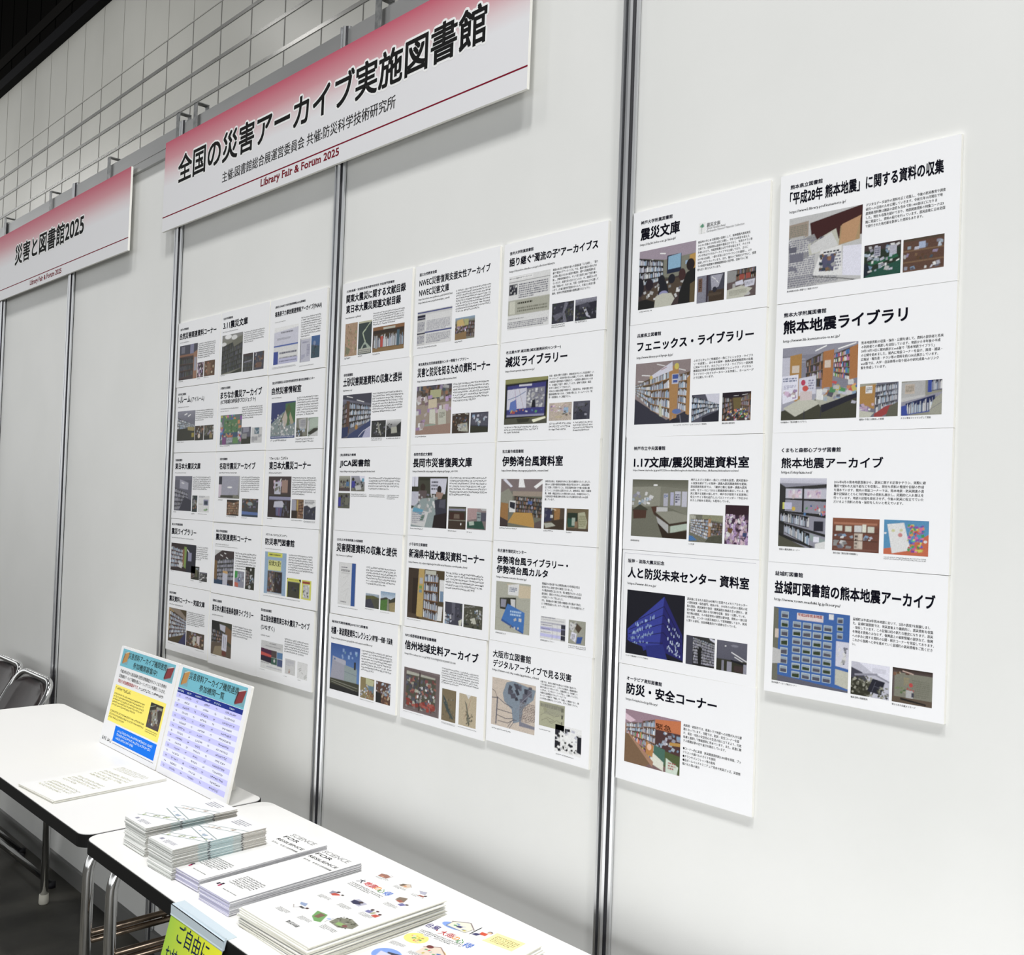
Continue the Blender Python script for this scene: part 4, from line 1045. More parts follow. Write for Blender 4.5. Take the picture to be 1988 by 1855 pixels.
def draw_picture(key, spec, nx, ny):
    ss = 3; W, H = nx * ss, ny * ss
    rng = np.random.default_rng(zlib.crc32(key.encode()))
    xs = (np.arange(W) + .5) / W * 100; ys = (np.arange(H) + .5) / H * 100
    C = np.zeros((H, W, 3)); namp = 0.05
    def poly(pts, c):
        p = np.array(pts, float).reshape(-1, 2)
        i0, i1 = np.searchsorted(xs, [p[:, 0].min(), p[:, 0].max()]); j0, j1 = np.searchsorted(ys, [p[:, 1].min(), p[:, 1].max()])
        if i1 <= i0 or j1 <= j0: return
        X, Y = np.meshgrid(xs[i0:i1], ys[j0:j1]); ins = np.zeros(X.shape, bool); q = np.roll(p, -1, 0)
        for (ax, ay), (bx, by) in zip(p, q):
            if ay == by: continue
            cond = (ay > Y) != (by > Y)
            ins ^= cond & (X < (bx - ax) * (Y - ay) / (by - ay) + ax)
        C[j0:j1, i0:i1][ins] = c
    asp = W / H
    def seg(x0, y0, x1, y1, wd, c):
        dx, dy = (x1 - x0), (y1 - y0) / asp; L = math.hypot(dx, dy) or 1
        nx_, ny_ = -dy / L * wd / 2, dx / L * wd / 2 * asp
        poly([x0 + nx_, y0 + ny_, x1 + nx_, y1 + ny_, x1 - nx_, y1 - ny_, x0 - nx_, y0 - ny_], c)
    for op in spec.split(';'):
        a = op.split(); k = a[0]
        if not a: continue
        fl = lambda i, j=None: [float(t) for t in a[i:j]]
        if k == 'f': C[:] = lin(a[1])
        elif k == 'g':
            y0, y1 = (fl(3, 5) if len(a) > 4 else (0, 100)); t = np.clip((ys - y0) / (y1 - y0), 0, 1)[:, None, None]
            C[:] = np.array(lin(a[1])) * (1 - t) + np.array(lin(a[2])) * t
        elif k == 'r':
            x0, y0, x1, y1 = fl(1, 5); i0, i1 = np.searchsorted(xs, [x0, x1]); j0, j1 = np.searchsorted(ys, [y0, y1]); C[j0:j1, i0:i1] = lin(a[5])
        elif k == 'p': poly(fl(2), lin(a[1]))
        elif k == 'e':
            cx, cy, rx, ry = fl(1, 5); X, Y = np.meshgrid(xs, ys); C[((X - cx) / rx) ** 2 + ((Y - cy) / ry) ** 2 < 1] = lin(a[5])
        elif k == 'l':
            q = fl(3)
            for i in range(0, len(q) - 3, 2): seg(q[i], q[i + 1], q[i + 2], q[i + 3], float(a[2]), lin(a[1]))
        elif k == 'b':
            x0, t0, b0, x1, t1, b1 = fl(1, 7); rows = int(a[7]); pal = PAL[a[8]]; plank = np.array(lin(a[9]))
            i0, i1 = np.searchsorted(xs, [x0, x1])
            if i1 <= i0: continue
            s = (xs[i0:i1] - x0) / (x1 - x0); h0, h1 = abs(b0 - t0), abs(b1 - t1)
            sp = s * h1 / (s * h1 + (1 - s) * h0) if h0 > h1 else s * h1 / (s * h1 + (1 - s) * h0)
            sp = 1 - (1 - s) * h0 / ((1 - s) * h0 + s * h1)
            den = 46 * abs(x1 - x0) / 60 * max(1, (h0 + h1) / (2 * min(h0, h1)) * .6)
            nb = int(den) + 2; tab = rng.integers(0, len(pal), (rows, nb)); hh = rng.uniform(.55, .95, (rows, nb)); br = rng.uniform(.7, 1.15, (rows, nb)); gap = rng.random((rows, nb)) < .07
            idx = np.minimum((sp * den).astype(int), nb - 1)
            top = t0 + (t1 - t0) * s; bot = b0 + (b1 - b0) * s
            T = (ys[:, None] - top[None]) / (bot - top)[None]; ok = (T >= 0) & (T < 1)
            R = np.clip((T * rows).astype(int), 0, rows - 1); ft = T * rows - R
            col = pal[tab[R, idx[None]]] * br[R, idx[None]][..., None]
            dark = (1 - ft) > hh[R, idx[None]]
            dark |= gap[R, idx[None]]
            col[dark] = plank * .25
            col[ft > .93] = plank
            blk = C[:, i0:i1]; blk[ok] = col[ok]
        elif k == 'k':
            x0, y0, x1, y1 = fl(1, 5); n, sz = int(a[5]), float(a[6]); pal = PAL[a[7]]
            for _ in range(n):
                cx, cy = rng.uniform(x0, x1), rng.uniform(y0, y1); an = rng.uniform(-.5, .5); sw, sh = sz * rng.uniform(.4, 1) / 2, sz * rng.uniform(.4, 1) / 2
                cs, sn = math.cos(an), math.sin(an)
                q = []
                for ux, uy in ((-1, -1), (1, -1), (1, 1), (-1, 1)): q += [np.clip(cx + ux * sw * cs - uy * sh * sn, x0 - 2, x1 + 2), np.clip(cy + (ux * sw * sn + uy * sh * cs), y0 - 2, y1 + 2)]
                poly(q, pal[rng.integers(len(pal))] * rng.uniform(.75, 1.1))
        elif k == 't':
            x0, y0, x1, y1 = fl(1, 5); n = int(a[5]); c = lin(a[6]); ph = (y1 - y0) / n
            for r_ in range(n):
                xx = x0; xe = x1 if r_ < n - 1 or n < 3 else x0 + (x1 - x0) * rng.uniform(.4, .9)
                while xx < xe:
                    wd = rng.uniform(1.2, 4.5); poly([xx, y0 + ph * (r_ + .18), min(xx + wd, xe), y0 + ph * (r_ + .18), min(xx + wd, xe), y0 + ph * (r_ + .75), xx, y0 + ph * (r_ + .75)], c); xx += wd + rng.uniform(.5, 1.6)
        elif k == 'd':
            c = np.array(lin(a[1])); n = int(a[2]); dw, dh = fl(3, 5); x0, y0, x1, y1, jit = fl(5, 10)
            for _ in range(n):
                t = rng.random(); cx, cy = x0 + (x1 - x0) * t, y0 + (y1 - y0) * t + rng.uniform(-jit, jit); h = dh * rng.uniform(.5, 1.2)
                poly([cx, cy - h / 2, cx + dw, cy - h / 2, cx + dw, cy + h / 2, cx, cy + h / 2], c * rng.uniform(.5, 1))
        elif k == 'i':
            x0, y0, x1, y1 = fl(1, 5); nc, nr = int(a[5]), int(a[6]); cw, ch = (x1 - x0) / nc, (y1 - y0) / nr
            for ci in range(nc):
                for ri in range(nr):
                    ax, ay = x0 + ci * cw + cw * .08, y0 + ri * ch + ch * .1; bx, by = ax + cw * .82, ay + ch * .74
                    poly([ax, ay, bx, ay, bx, by, ax, by], lin('cdd'))
                    m_ = cw * .06
                    poly([ax + m_, ay + m_, bx - m_, ay + m_, bx - m_, by - m_, ax + m_, by - m_], lin('556') if rng.random() < .7 else lin('342'))
                    poly([ax + m_, ay + m_, bx - m_, ay + m_, bx - m_, ay + (by - ay) * rng.uniform(.25, .5), ax + m_, ay + (by - ay) * .4], lin('9ab'))
        elif k == 'n': namp = float(a[1]) / 100
    C = C.reshape(ny, ss, nx, ss, 3).mean((1, 3))
    if key[0] == 'S': return np.clip(C * .86, .004, 1)      # flyer drawings on clean white paper
    C = C * (1 + rng.normal(0, namp, (ny, nx, 1))); g = C.mean(-1, keepdims=True); C = (C * .80 + g * .20) * .78
    return np.clip(C, 0.004, 1)
def photo_mat():
    if 'photo_ink' in _mats: return _mats['photo_ink']
    m = mat('photo_ink', (1, 1, 1), .5, 0, .3); t = m.node_tree
    at = t.nodes.new('ShaderNodeAttribute'); at.attribute_name = 'print'
    t.links.new(at.outputs['Color'], t.nodes['Principled BSDF'].inputs['Base Color'])
    return m
class Surf:
    """A printed face: (u, v) in millimetres from its top-left corner; origin, axes in the parent's own space."""
    def __init__(s, parent, o, U, V, N, density):
        s.parent, s.o, s.U, s.V, s.N, s.d = parent, np.array(o, float), np.array(U, float) / 1000, np.array(V, float) / 1000, np.array(N, float), density
        s.acc = {}
    def at(s, uv, eps):
        uv = np.asarray(uv, float)
        return s.o + uv[..., :1] * s.U + uv[..., 1:2] * s.V + s.N * eps
    def add(s, part, color, uv, loops, starts, totals, eps, gid=0):
        s.acc.setdefault((part, color, gid), []).append((s.at(uv, eps), loops, starts, totals))
    def flush(s):
        for (part, color, gid), L in s.acc.items():
            V = np.concatenate([q[0] for q in L]); off = np.cumsum([0] + [len(q[0]) for q in L[:-1]]); lo = np.cumsum([0] + [len(q[1]) for q in L[:-1]])
            fast_mesh(part, V, np.concatenate([q[1] + o for q, o in zip(L, off)]), np.concatenate([q[2] + o for q, o in zip(L, lo)]), np.concatenate([q[3] for q in L]), ink(color), s.parent)
        s.acc = {}
def quads(rects):
    r = np.asarray(rects, float); n = len(r)
    uv = np.empty((n, 4, 2)); uv[:, 0] = r[:, [0, 3]]; uv[:, 1] = r[:, [2, 3]]; uv[:, 2] = r[:, [2, 1]]; uv[:, 3] = r[:, [0, 1]]
    return uv.reshape(-1, 2), np.arange(4 * n), np.arange(n) * 4, np.full(n, 4)
def picture(sf, key, u0, v0, u1, v1, eps=.00012, name='photo_print'):
    nx, ny = max(8, round((u1 - u0) * sf.d)), max(8, round((v1 - v0) * sf.d))
    C = draw_picture(key, PICS[key], nx, ny)
    gu, gv = np.meshgrid(np.linspace(u0, u1, nx + 1), np.linspace(v0, v1, ny + 1))
    P = np.pad(C, ((0, 1), (0, 1), (0, 0)), mode='edge')
    V = sf.at(np.stack([gu.ravel(), gv.ravel()], -1), eps)
    i, j = np.meshgrid(np.arange(nx), np.arange(ny)); b = (j * (nx + 1) + i).ravel()
    loops = np.stack([b + nx + 1, b + nx + 2, b + 1, b], -1).ravel(); n = nx * ny
    o = fast_mesh(name, V, loops, np.arange(n) * 4, np.full(n, 4), photo_mat(), sf.parent)
    ca_ = o.data.color_attributes.new('print', 'FLOAT_COLOR', 'POINT')
    ca_.data.foreach_set('color', np.concatenate([P.reshape(-1, 3), np.ones((P.shape[0] * P.shape[1], 1))], 1).astype(np.float32).ravel())
    return o
def marks(sf, n, u0, v0, u1, v1, part, color, seed, eps=.00016, gid=0):
    """lines of print too small to read: short strokes in character cells"""
    rng = random.Random(seed); ph = (v1 - v0) / n; gh = ph * (.72 if n > 1 else .95); R = []
    for r in range(n):
        ue = u1 - (rng.uniform(.15, .6) * (u1 - u0) if (r == n - 1 and n > 2) else rng.uniform(0, .02) * (u1 - u0))
        x = u0; y = v0 + r * ph + ph * .1; gw = gh * .86
        while x + gw * .6 < ue:
            for k in range(rng.choice((3, 4, 4))):
                if rng.random() < .55:
                    yy = y + rng.uniform(0, .86) * gh; R.append((x + rng.uniform(0, .2) * gw, yy, x + rng.uniform(.7, .98) * gw, yy + gh * .13))
                else:
                    xx = x + rng.uniform(.02, .86) * gw; R.append((xx, y + rng.uniform(0, .3) * gh, xx + gw * .13, y + rng.uniform(.7, 1) * gh))
            x += gw * 1.06
            if rng.random() < .05: x += gw * .6
    if R: sf.add(part, color, *quads(R), eps, gid)
# ---- lettering: text is queued, evaluated in one go, then laid onto its face
JOBS = []
def letter(sf, text, u0, v0, u1, v1, part, color, bold=.0, mode='fit', res=2, eps=.00018, em=None, us=None, gid=0):
    JOBS.append(dict(sf=sf, text=text, r=(u0, v0, u1, v1), part=part, color=color, bold=bold, mode=mode, res=res, eps=eps, em=em, us=us, gid=gid))
def block(sf, lines, u0, v0, u1, v1, color='111', part='body_text', bold=.016):
    ph = (v1 - v0) / len(lines); full = max(range(len(lines)), key=lambda i: sum(1 if ord(c) > 255 else .58 for c in lines[i]))
    g = dict(w=None)
    for i, t in enumerate(lines):
        if t: JOBS.append(dict(sf=sf, text=t, r=(u0, v0 + i * ph, u1, v0 + (i + 1) * ph), part=part, color=color, bold=bold, mode='line', res=1, eps=.00016, g=g, lead=(i == full), em=ph * .78))
SERIF = {'L': [(.0, 0), (.0, 1), (.9, 0)], 'i': [(.5, 0), (.2, 'x')], 'b': [(.0, 1.02)], 'r': [(.05, 0), (.0, 'x')], 'y': [(.05, 'x'), (.95, 'x')],
         'F': [(.0, 0), (.0, 1)], 'u': [(.0, 'x'), (.8, 'x'), (1, 0)], 'm': [(.02, 0), (.5, 0), (.98, 0), (0, 'x')], 'a': [(1, 0)], '2': [], '0': [], '5': []}
def serif_letter(sf, text, u0, v0, u1, v1, part, color):
    JOBS.append(dict(sf=sf, text=text, r=(u0, v0, u1, v1), part=part, color=color, bold=.022, mode='fit', res=3, eps=.0002, serif=True))
def run_lettering():
    objs = []
    extra = []
    for j in JOBS:
        def mk(t):
            cu = bpy.data.curves.new('lettering', 'FONT'); cu.body = t; cu.resolution_u = j['res']; cu.fill_mode = 'FRONT'; cu.size = 1
            o = bpy.data.objects.new('lettering', cu); COL.objects.link(o); objs.append(o); return o
        j['o'] = mk(j['text'])
        if j.get('serif'):
            j['pre'] = [mk(j['text'][:i + 1]) for i in range(len(j['text']))]; j['one'] = [mk(c) for c in j['text']]
    dg = bpy.context.evaluated_depsgraph_get(); dg.update()
    def grab(o):
        m = bpy.data.meshes.new_from_object(o.evaluated_get(dg)); n = len(m.vertices)
        co = np.empty(n * 3, np.float32); m.vertices.foreach_get('co', co); co = co.reshape(-1, 3)[:, :2].astype(float)
        lp = np.empty(len(m.loops), np.int32); m.loops.foreach_get('vertex_index', lp)
        st = np.empty(len(m.polygons), np.int32); tt = np.empty(len(m.polygons), np.int32)
        m.polygons.foreach_get('loop_start', st); m.polygons.foreach_get('loop_total', tt); bpy.data.meshes.remove(m)
        return co, lp, st, tt
    def embolden(m, b, dz=None):
        co, lp, st, tt = m
        if b < .004 or len(co) == 0: return m
        if b < .019: sh = [(-b, 0), (b, 0)]
        elif b < .05: sh = [(-b, -b), (b, -b), (b, b), (-b, b)]
        else: sh = [(b * math.cos(k * PI / 6), b * math.sin(k * PI / 6)) for k in range(12)] + [(b * .5 * math.cos(k * PI / 3), b * .5 * math.sin(k * PI / 3)) for k in range(6)]
        n, l = len(co), len(lp)
        if dz is not None: dz.append(np.repeat(np.arange(len(sh)), n))
        return (np.concatenate([co + np.array(q) for q in sh]), np.concatenate([lp + n * i for i in range(len(sh))]),
                np.concatenate([st + l * i for i in range(len(sh))]), np.concatenate([tt] * len(sh)))
    for j in JOBS:
        dz = []; j['m'] = embolden(grab(j['o']), j['bold'], dz); j['dz'] = dz[0] if dz else np.zeros(len(j['m'][0]))
    for j in JOBS:
        co, lp, st, tt = j['m']
        if j.get('serif'):
            R = []
            for i, ch in enumerate(j['text']):
                if ch not in SERIF: continue
                a = grab(j['pre'][i])[0]; b = grab(j['one'][i])[0]
                wd = b[:, 0].max() - b[:, 0].min(); x1 = a[:, 0].max() if ch != ' ' else 0; x0 = x1 - wd
                for fx, lv in SERIF[ch]:
                    y = {0: .0, 1: .73, 'x': .545, 1.02: .755}[lv]; cx = x0 + .06 + fx * (wd - .12)
                    yy = (y - .0, y + .045) if lv == 0 else (y - .045, y)
                    R.append((cx - .115, yy[0], cx + .115, yy[1]))
            q = quads(R); j['dz'] = np.concatenate([j['dz'], np.full(len(q[0]), 5)]); co = np.concatenate([co, q[0]]); lp = np.concatenate([lp, q[1] + len(j['m'][0])]); tt = np.concatenate([tt, q[3]]); st = np.concatenate([st, q[2] + len(j['m'][1])])
        if len(co) == 0: continue
        j['m'] = (co, lp, st, tt)
        if j['mode'] == 'line' and j.get('lead'): j['g']['w'] = co[:, 0].max()
    for j in JOBS:
        co, lp, st, tt = j['m']
        if len(co) == 0: continue
        u0, v0, u1, v1 = j['r']
        if j['mode'] == 'fit':
            x0, x1, y0, y1 = co[:, 0].min(), co[:, 0].max(), co[:, 1].min(), co[:, 1].max()
            uv = np.stack([u0 + (co[:, 0] - x0) / max(x1 - x0, 1e-6) * (u1 - u0), v1 - (co[:, 1] - y0) / max(y1 - y0, 1e-6) * (v1 - v0)], -1)
        else:
            sx = (u1 - u0) / j['g']['w']; em = j['em']
            uv = np.stack([u0 + co[:, 0] * sx, v1 - (v1 - v0) * .2 - co[:, 1] * em], -1)
        j['sf'].add(j['part'], j['color'], uv, lp, st, tt, j['eps'] + j['dz'][:, None] * 5e-6, j.get('gid', 0))
    for o in objs:
        c = o.data; bpy.data.objects.remove(o); bpy.data.curves.remove(c)
    sfs = {id(j['sf']): j['sf'] for j in JOBS}; JOBS.clear()
    return sfs
SURFS = []
def lay(sf, rows, key):
    SURFS.append(sf)
    for i, r in enumerate(rows):
        k = r[0]; u0, v0, u1, v1 = r[-4:]; sd = zlib.crc32((key + str(i)).encode())
        if k == 's': letter(sf, r[1], u0, v0, u1, v1, 'heading_text', '112', .022)
        elif k == 't': letter(sf, r[1], u0, v0, u1, v1, 'title_lettering', '001', .027, res=3)
        elif k == 'r': letter(sf, r[1], u0, v0, u1, v1, 'title_lettering', '001', .019, res=3)
        elif k == 'u': letter(sf, r[1], u0, v0, u1, v1, 'web_address', '222', .016, res=1)
        elif k == 'c': letter(sf, r[1], u0, v0, u1, v1, 'caption_text', '222', .014, res=1, gid=i)
        elif k == 'x': letter(sf, r[1], u0, v0, u1, v1, 'small_lettering', r[2], .012, eps=.0003)
        elif k == 'b': block(sf, r[1], u0, v0, u1, v1)
        elif k == 'w': marks(sf, r[1], u0, v0, u1, v1, 'body_text', '222', sd, .00022, i)
        elif k == 'y': marks(sf, r[1], u0, v0, u1, v1, 'white_lettering', 'eff', sd, .0003)
        elif k == 'm': marks(sf, r[1], u0, v0, u1, v1, 'caption_text', '222', sd, .00022, i)
        elif k == 'q': marks(sf, r[1], u0, v0, u1, v1, 'web_address', '222', sd, .00022)
        elif k == 'p': picture(sf, r[1], u0, v0, u1, v1, .00012 if key[0] in 'RML' else .0002)
        elif k == 'f': sf.add('colour_block', r[1], *quads([(u0, v0, u1, v1)]), .0001)
        elif k == 'T':
            letter(sf, r[1], u0 - 6, v0 - 6, u1 + 6, v1 + 6, 'title_outline', 'eee', .075, res=3, eps=.00015)
            letter(sf, r[1], u0, v0, u1, v1, 'title_lettering', r[2], .020, res=4, eps=.0004)
        elif k == 'L': serif_letter(sf, r[1], u0, v0, u1, v1, 'date_lettering', r[2])
# ------------------------------------------------------------------ the hall
floor_m = noise_mat('dusty_concrete', (.030, .029, .024), (.115, .108, .088), 2.3, .55, detail=8, lo=.36, hi=.70)
struct(mesh_obj('floor', [(-60, -30, 0), (25, -30, 0), (25, 7.2, 0), (-60, 7.2, 0)], [(0, 1, 2, 3)], floor_m))
HALL = noise_mat('hall_wall_tile', (.44, .44, .41), (.48, .48, .45), .4, .32)
JOINT = mat('hall_joint', (.22, .22, .21), .5)
STRIP = noise_mat('hall_metal_strip', (.30, .30, .29), (.36, .36, .35), 1.5, .24, .7)
HB = mat('hall_upper_dark', (.0055, .0053, .005), .8, spec=0)
hw = struct(mesh_obj('wall_hall', [(-60, 7, 0), (25, 7, 0), (25, 7, 12.82), (-60, 7, 12.82), (-60, 7.3, 0), (25, 7.3, 0), (25, 7.3, 12.82), (-60, 7.3, 12.82)],
    [(0, 1, 2, 3), (5, 4, 7, 6), (3, 2, 6, 7), (1, 5, 6, 2), (4, 0, 3, 7)], HALL))
for i, z in enumerate((10.345, 9.775, 9.19, 8.62, 8.05, 7.48, 6.91, 6.34)):
    MB().box(-60, 6.985, z - .035, 25, 6.999, z + .035).obj('joint_strip', STRIP, hw)
MB().box(-60, 6.99, 10.86, 25, 6.999, 10.885).obj('joint_strip', mat('hall_joint_pale', (.32, .32, .30), .5), hw)
mb = MB()
for i in range(-34, 30):
    x = -17.91 + 1.2185 * i
    mb.box(x - .009, 6.99, 4.0, x + .009, 6.9995, 10.86)
mb.obj('vertical_joints', JOINT, hw)
mb = MB()
for i in range(-12, 30):
    x = -17.91 + 1.2185 * i
    mb.box(x - .007, 6.992, 10.88, x + .007, 6.9995, 12.82)
mb.obj('upper_joints', mat('hall_joint_faint', (.36, .36, .335), .5), hw)
up_w = struct(MB().box(-60, 7.05, 13.1, 25, 7.3, 24).obj('wall_hall_upper', HB))
mb = MB()
for i in range(-34, 30):
    x = -17.91 + 1.2185 * i
    mb.box(x - .02, 7.04, 13.5, x + .02, 7.051, 24)
mb.obj('vertical_joints', mat('hall_upper_seam', (.002, .002, .002), .8, spec=0), up_w)
MB().box(-60, 7.02, 13.75, 25, 7.049, 14.05).obj('pale_band', mat('hall_upper_band', (.012, .0115, .011), .7, spec=0), up_w)
struct(MB().box(-60, 6.8, 12.82, 25, 7.3, 13.1).obj('trim_1', mat('black_ledge', (.003, .003, .004), .5, spec=.02)))

# ------------------------------------------------------------------ the stand wall: posts, panels, rails
POSTX = [-4.75, -3.815, -2.92, -1.93, -.962, .030, 1.02]
def post_profile():
    pts = []; rf = .020; hw_ = rf * math.tan(PI / 8)
    slot = []
    for k in range(8):
        th = -PI / 2 + k * PI / 4; n = Vector((math.cos(th), math.sin(th))); t = Vector((-n.y, n.x))
        for a, d in ((-hw_, 0), (-.0034, 0), (-.0026, .006), (.0026, .006), (.0034, 0)):
            pts.append(n * (rf - d) + t * a)
    return [(p.x, p.y) for p in pts]
prof = post_profile()
plab = {1: 'slim aluminium post under the red and white banner reading 2025, cut by the frame edge', 2: 'slim aluminium post beside the folding chairs, dropping from under the smaller banner',
        3: 'slim aluminium post dropping from the corner of the big banner behind the leaning boards', 4: 'aluminium post between the two blocks of fifteen posters',
        5: 'tall bright aluminium post beside the poster with the plant emblem', 0: 'aluminium post beyond the frame edge past the smaller banner', 6: 'aluminium post at the bare end of the wall past the newspaper poster'}
for i, x in enumerate(POSTX):
    k = len(prof)
    v = [(p[0], p[1], z) for z in (0, 2.70) for p in prof]
    f = [(j, (j + 1) % k, k + (j + 1) % k, k + j) for j in range(k)] + [tuple(range(k, 2 * k)), tuple(reversed(range(k)))]
    o = mesh_obj('wall_post', v, f, [ALU, GROOVE], loc=(x, 0, 0))
    for j in range(k):
        if j % 5 == 2: o.data.polygons[j].material_index = 1  # slot floors coloured dark to stand in for the shade inside
    tag(o, plab[i], 'post', 'aluminium posts of the stand wall')
    b = MB().tube([(0, 0, 2.699), (0, 0, 2.704)], .012, 12).obj('end_plug', GROOVE, o)
for i in range(len(POSTX) - 1):
    x0, x1 = POSTX[i] + .0165, POSTX[i + 1] - .0165
    struct(MB().box(x0, 0, .06, x1, .004, 2.615).obj('wall_back' if i == 0 else 'wall_back.%03d' % i, PANEL))
    r = struct(MB().box(x0, -.012, 2.61, x1, .012, 2.692).obj('trim_%d' % (i + 2), ALU_RAIL))
    MB().box(x0, -.0135, 2.640, x1, -.0119, 2.646).obj('rail_groove', ALU_RAIL, r)
    s = struct(MB().box(x0, -.012, 0, x1, .012, .062).obj('baseboard_back' if i == 0 else 'baseboard_back.%03d' % i, KICK))

# ------------------------------------------------------------------ posters
LAB = {
'R11': 'white library poster with a meeting room photo and a green plant emblem beside its heading',
'R12': 'white library poster with a long wooden bookshelf aisle and a round blue stool',
'R13': 'white library poster with exhibition room glass cases and a pinkish photo of scattered books',
'R14': 'white library poster with a big night photo of a blue-lit glass building',
'R15': 'white library poster with one photo of shelves under an orange hanging sign',
'R21': 'white library poster with spread newspapers and an open bound volume',
'R22': 'white library poster with a display table and heart board between yellow bookshelf ends',
'R23': 'white library poster with a tall black display shelf photo and a blue and orange photo',
'R24': 'white library poster with a bright blue wall of small framed photos',
'M31': 'white library poster with a grey web page and two black-and-white river photos',
'M32': 'white library poster with a large screen showing a blue map',
'M33': 'white library poster with a reading room photo and a long tan table',
'M34': 'white library poster with a bright blue card box on a pale wooden table',
'M35': 'white library poster with a beige and blue river map and a black-and-white photo',
'M21': 'white library poster with a navy-striped web page and one small bookshelf photo',
'M22': 'white library poster with a pinkish table of leaflets and book displays',
'M23': 'white library poster with people reading papers at a long table',
'M24': 'white library poster with a tall narrow orange bookcase beside a yellow pillar',
'M25': 'white library poster with a dark red mural and two old maps',
'M11': 'white library poster with a brown map, a dark winding chart and a red book',
'M12': 'white library poster with a blue-carpeted bookshelf aisle and two dark landslide photos',
'M13': 'white library poster with three small group photos and much empty white below',
'M14': 'white library poster with a white brochure with blue stripe and two hillside photos',
'M15': 'white library poster with a white building under a deep blue sky',
'L11': 'white library poster with a dark wooden shelf photo, topmost beside the slim post',
'L12': 'white library poster with a pale-ceilinged room photo and two dark small photos below its text',
'L13': 'white library poster with a dim grey shelf aisle and a small pale document print',
'L14': 'white library poster with a shelf aisle by a green pillar and two small stepped photos',
'L15': 'white library poster with brown shelves over blue carpet, lowest beside the slim post',
'L21': 'white library poster headed 3.11 with a large grey stack aisle photo',
'L22': 'white library poster with a colourful patchwork picture around a green field',
'L23': 'white library poster with a pale projector screen above a warm lit shelf photo',
'L24': 'white library poster with a dark aisle under ceiling lights and a standing white notice',
'L25': 'white library poster with one single photo of a shelf corner and a white notice',
'L31': 'white library poster with a blue web page print and a deep blue strip photo',
'L32': 'white library poster with an aerial photo of a green mountain in a blue sea',
'L33': 'white library poster with two T-shirts hung on dark shelves',
'L34': 'white library poster with a yellow-headed picture on a light blue ground',
'L35': 'white library poster with a web page print of a purple and red sunset'}
for k, (x, z, t) in POSE.items():
    c, n = k[:2], int(k[2])                      # boards touch the ones above and below in their column
    hi = (z + POSE[c + str(n - 1)][1]) / 2 if c + str(n - 1) in POSE else z + .1048
    lo = (z + POSE[c + str(n + 1)][1]) / 2 if c + str(n + 1) in POSE else z - .1048
    hi = min(hi, z + .1055) - .0002; lo = max(lo, z - .1055) + .0002
    zc, hh = (hi + lo) / 2, (hi - lo) / 2
    o = MB().box(-.1485, 0, -hh, .1485, .0062, hh).obj('library_poster', [PAPER, FOAM], loc=(x, -.0064 - .0003 * (n % 2), zc + .1042), rot=(0, -t, 0))
    for j, p in enumerate(o.data.polygons): p.material_index = 0 if j == 2 else 1
    tag(o, LAB[k], 'poster', 'library posters on the stand wall')
    sf = Surf(o, (-.1485, 0, hh), (1, 0, 0), (0, 0, -hh / .105), (0, -1, 0), {'R': 1.0, 'M': .8, 'L': .6}[k[0]])
    lay(sf, LAY[k], k)
    if k == 'R14':
        sf.add('thin_frame', '99a', *quads([(5, 6, 291, 6.4), (5, 6, 5.4, 204)]), .0001)

# ------------------------------------------------------------------ banners over the wall
def banner_mat():
    m = mat('banner_print', (.74, .74, .765), .45); t = m.node_tree; b = t.nodes['Principled BSDF']
    tc = t.nodes.new('ShaderNodeTexCoord'); s = t.nodes.new('ShaderNodeSeparateXYZ'); mr = t.nodes.new('ShaderNodeMapRange'); r = t.nodes.new('ShaderNodeValToRGB')
    mr.inputs['From Min'].default_value = -.15; mr.inputs['From Max'].default_value = .15
    e = r.color_ramp.elements; e[0].position = .50; e[0].color = (.76, .76, .785, 1); e[1].position = 1.0; e[1].color = (.50, .075, .13, 1)
    q = e.new(.62); q.color = (.72, .62, .64, 1)
    q = e.new(.80); q.color = (.60, .27, .31, 1)
    t.links.new(tc.outputs['Object'], s.inputs[0]); t.links.new(s.outputs['Z'], mr.inputs['Value']); t.links.new(mr.outputs[0], r.inputs[0]); t.links.new(r.outputs[0], b.inputs['Base Color'])
    return m
BAN = banner_mat()
for key, xc, zc, hooks, lab in (('G1', -1.126, 2.4885, (-1.93 + .11, -.80, -2.01 + .06), 'long red-topped white banner with two lines of black writing above the poster columns'),
                                ('G2', -3.201, 2.483, (-2.545, -3.185, -3.80), 'red-topped white banner with 2025 in large black figures, above bare wall')):
    o = MB().box(-.8935, 0, -.15, .8935, .007, .15).obj('banner', [BAN, FOAM], loc=(xc, -.028, zc), rot=(0, .0062 if key == 'G1' else .003, 0))
    for j, p in enumerate(o.data.polygons): p.material_index = 0 if j == 2 else 1
    tag(o, lab, 'banner', 'banners over the stand wall')
    sf = Surf(o, (-.8935, 0, .15), (1, 0, 0), (0, 0, -1), (0, -1, 0), .5)
    lay(sf, LAY[key], key)
    for hx in hooks:
        lx = hx - xc
        mb = MB(); y0 = .0072
        mb.box(lx - .0125, y0, .02, lx + .0125, y0 + .0022, .238).box(lx - .0125, y0, .236, lx + .0125, .047, .2385).box(lx - .0125, .045, .11, lx + .0125, .0472, .2385)
        mb.obj('hanger', STEEL, o)

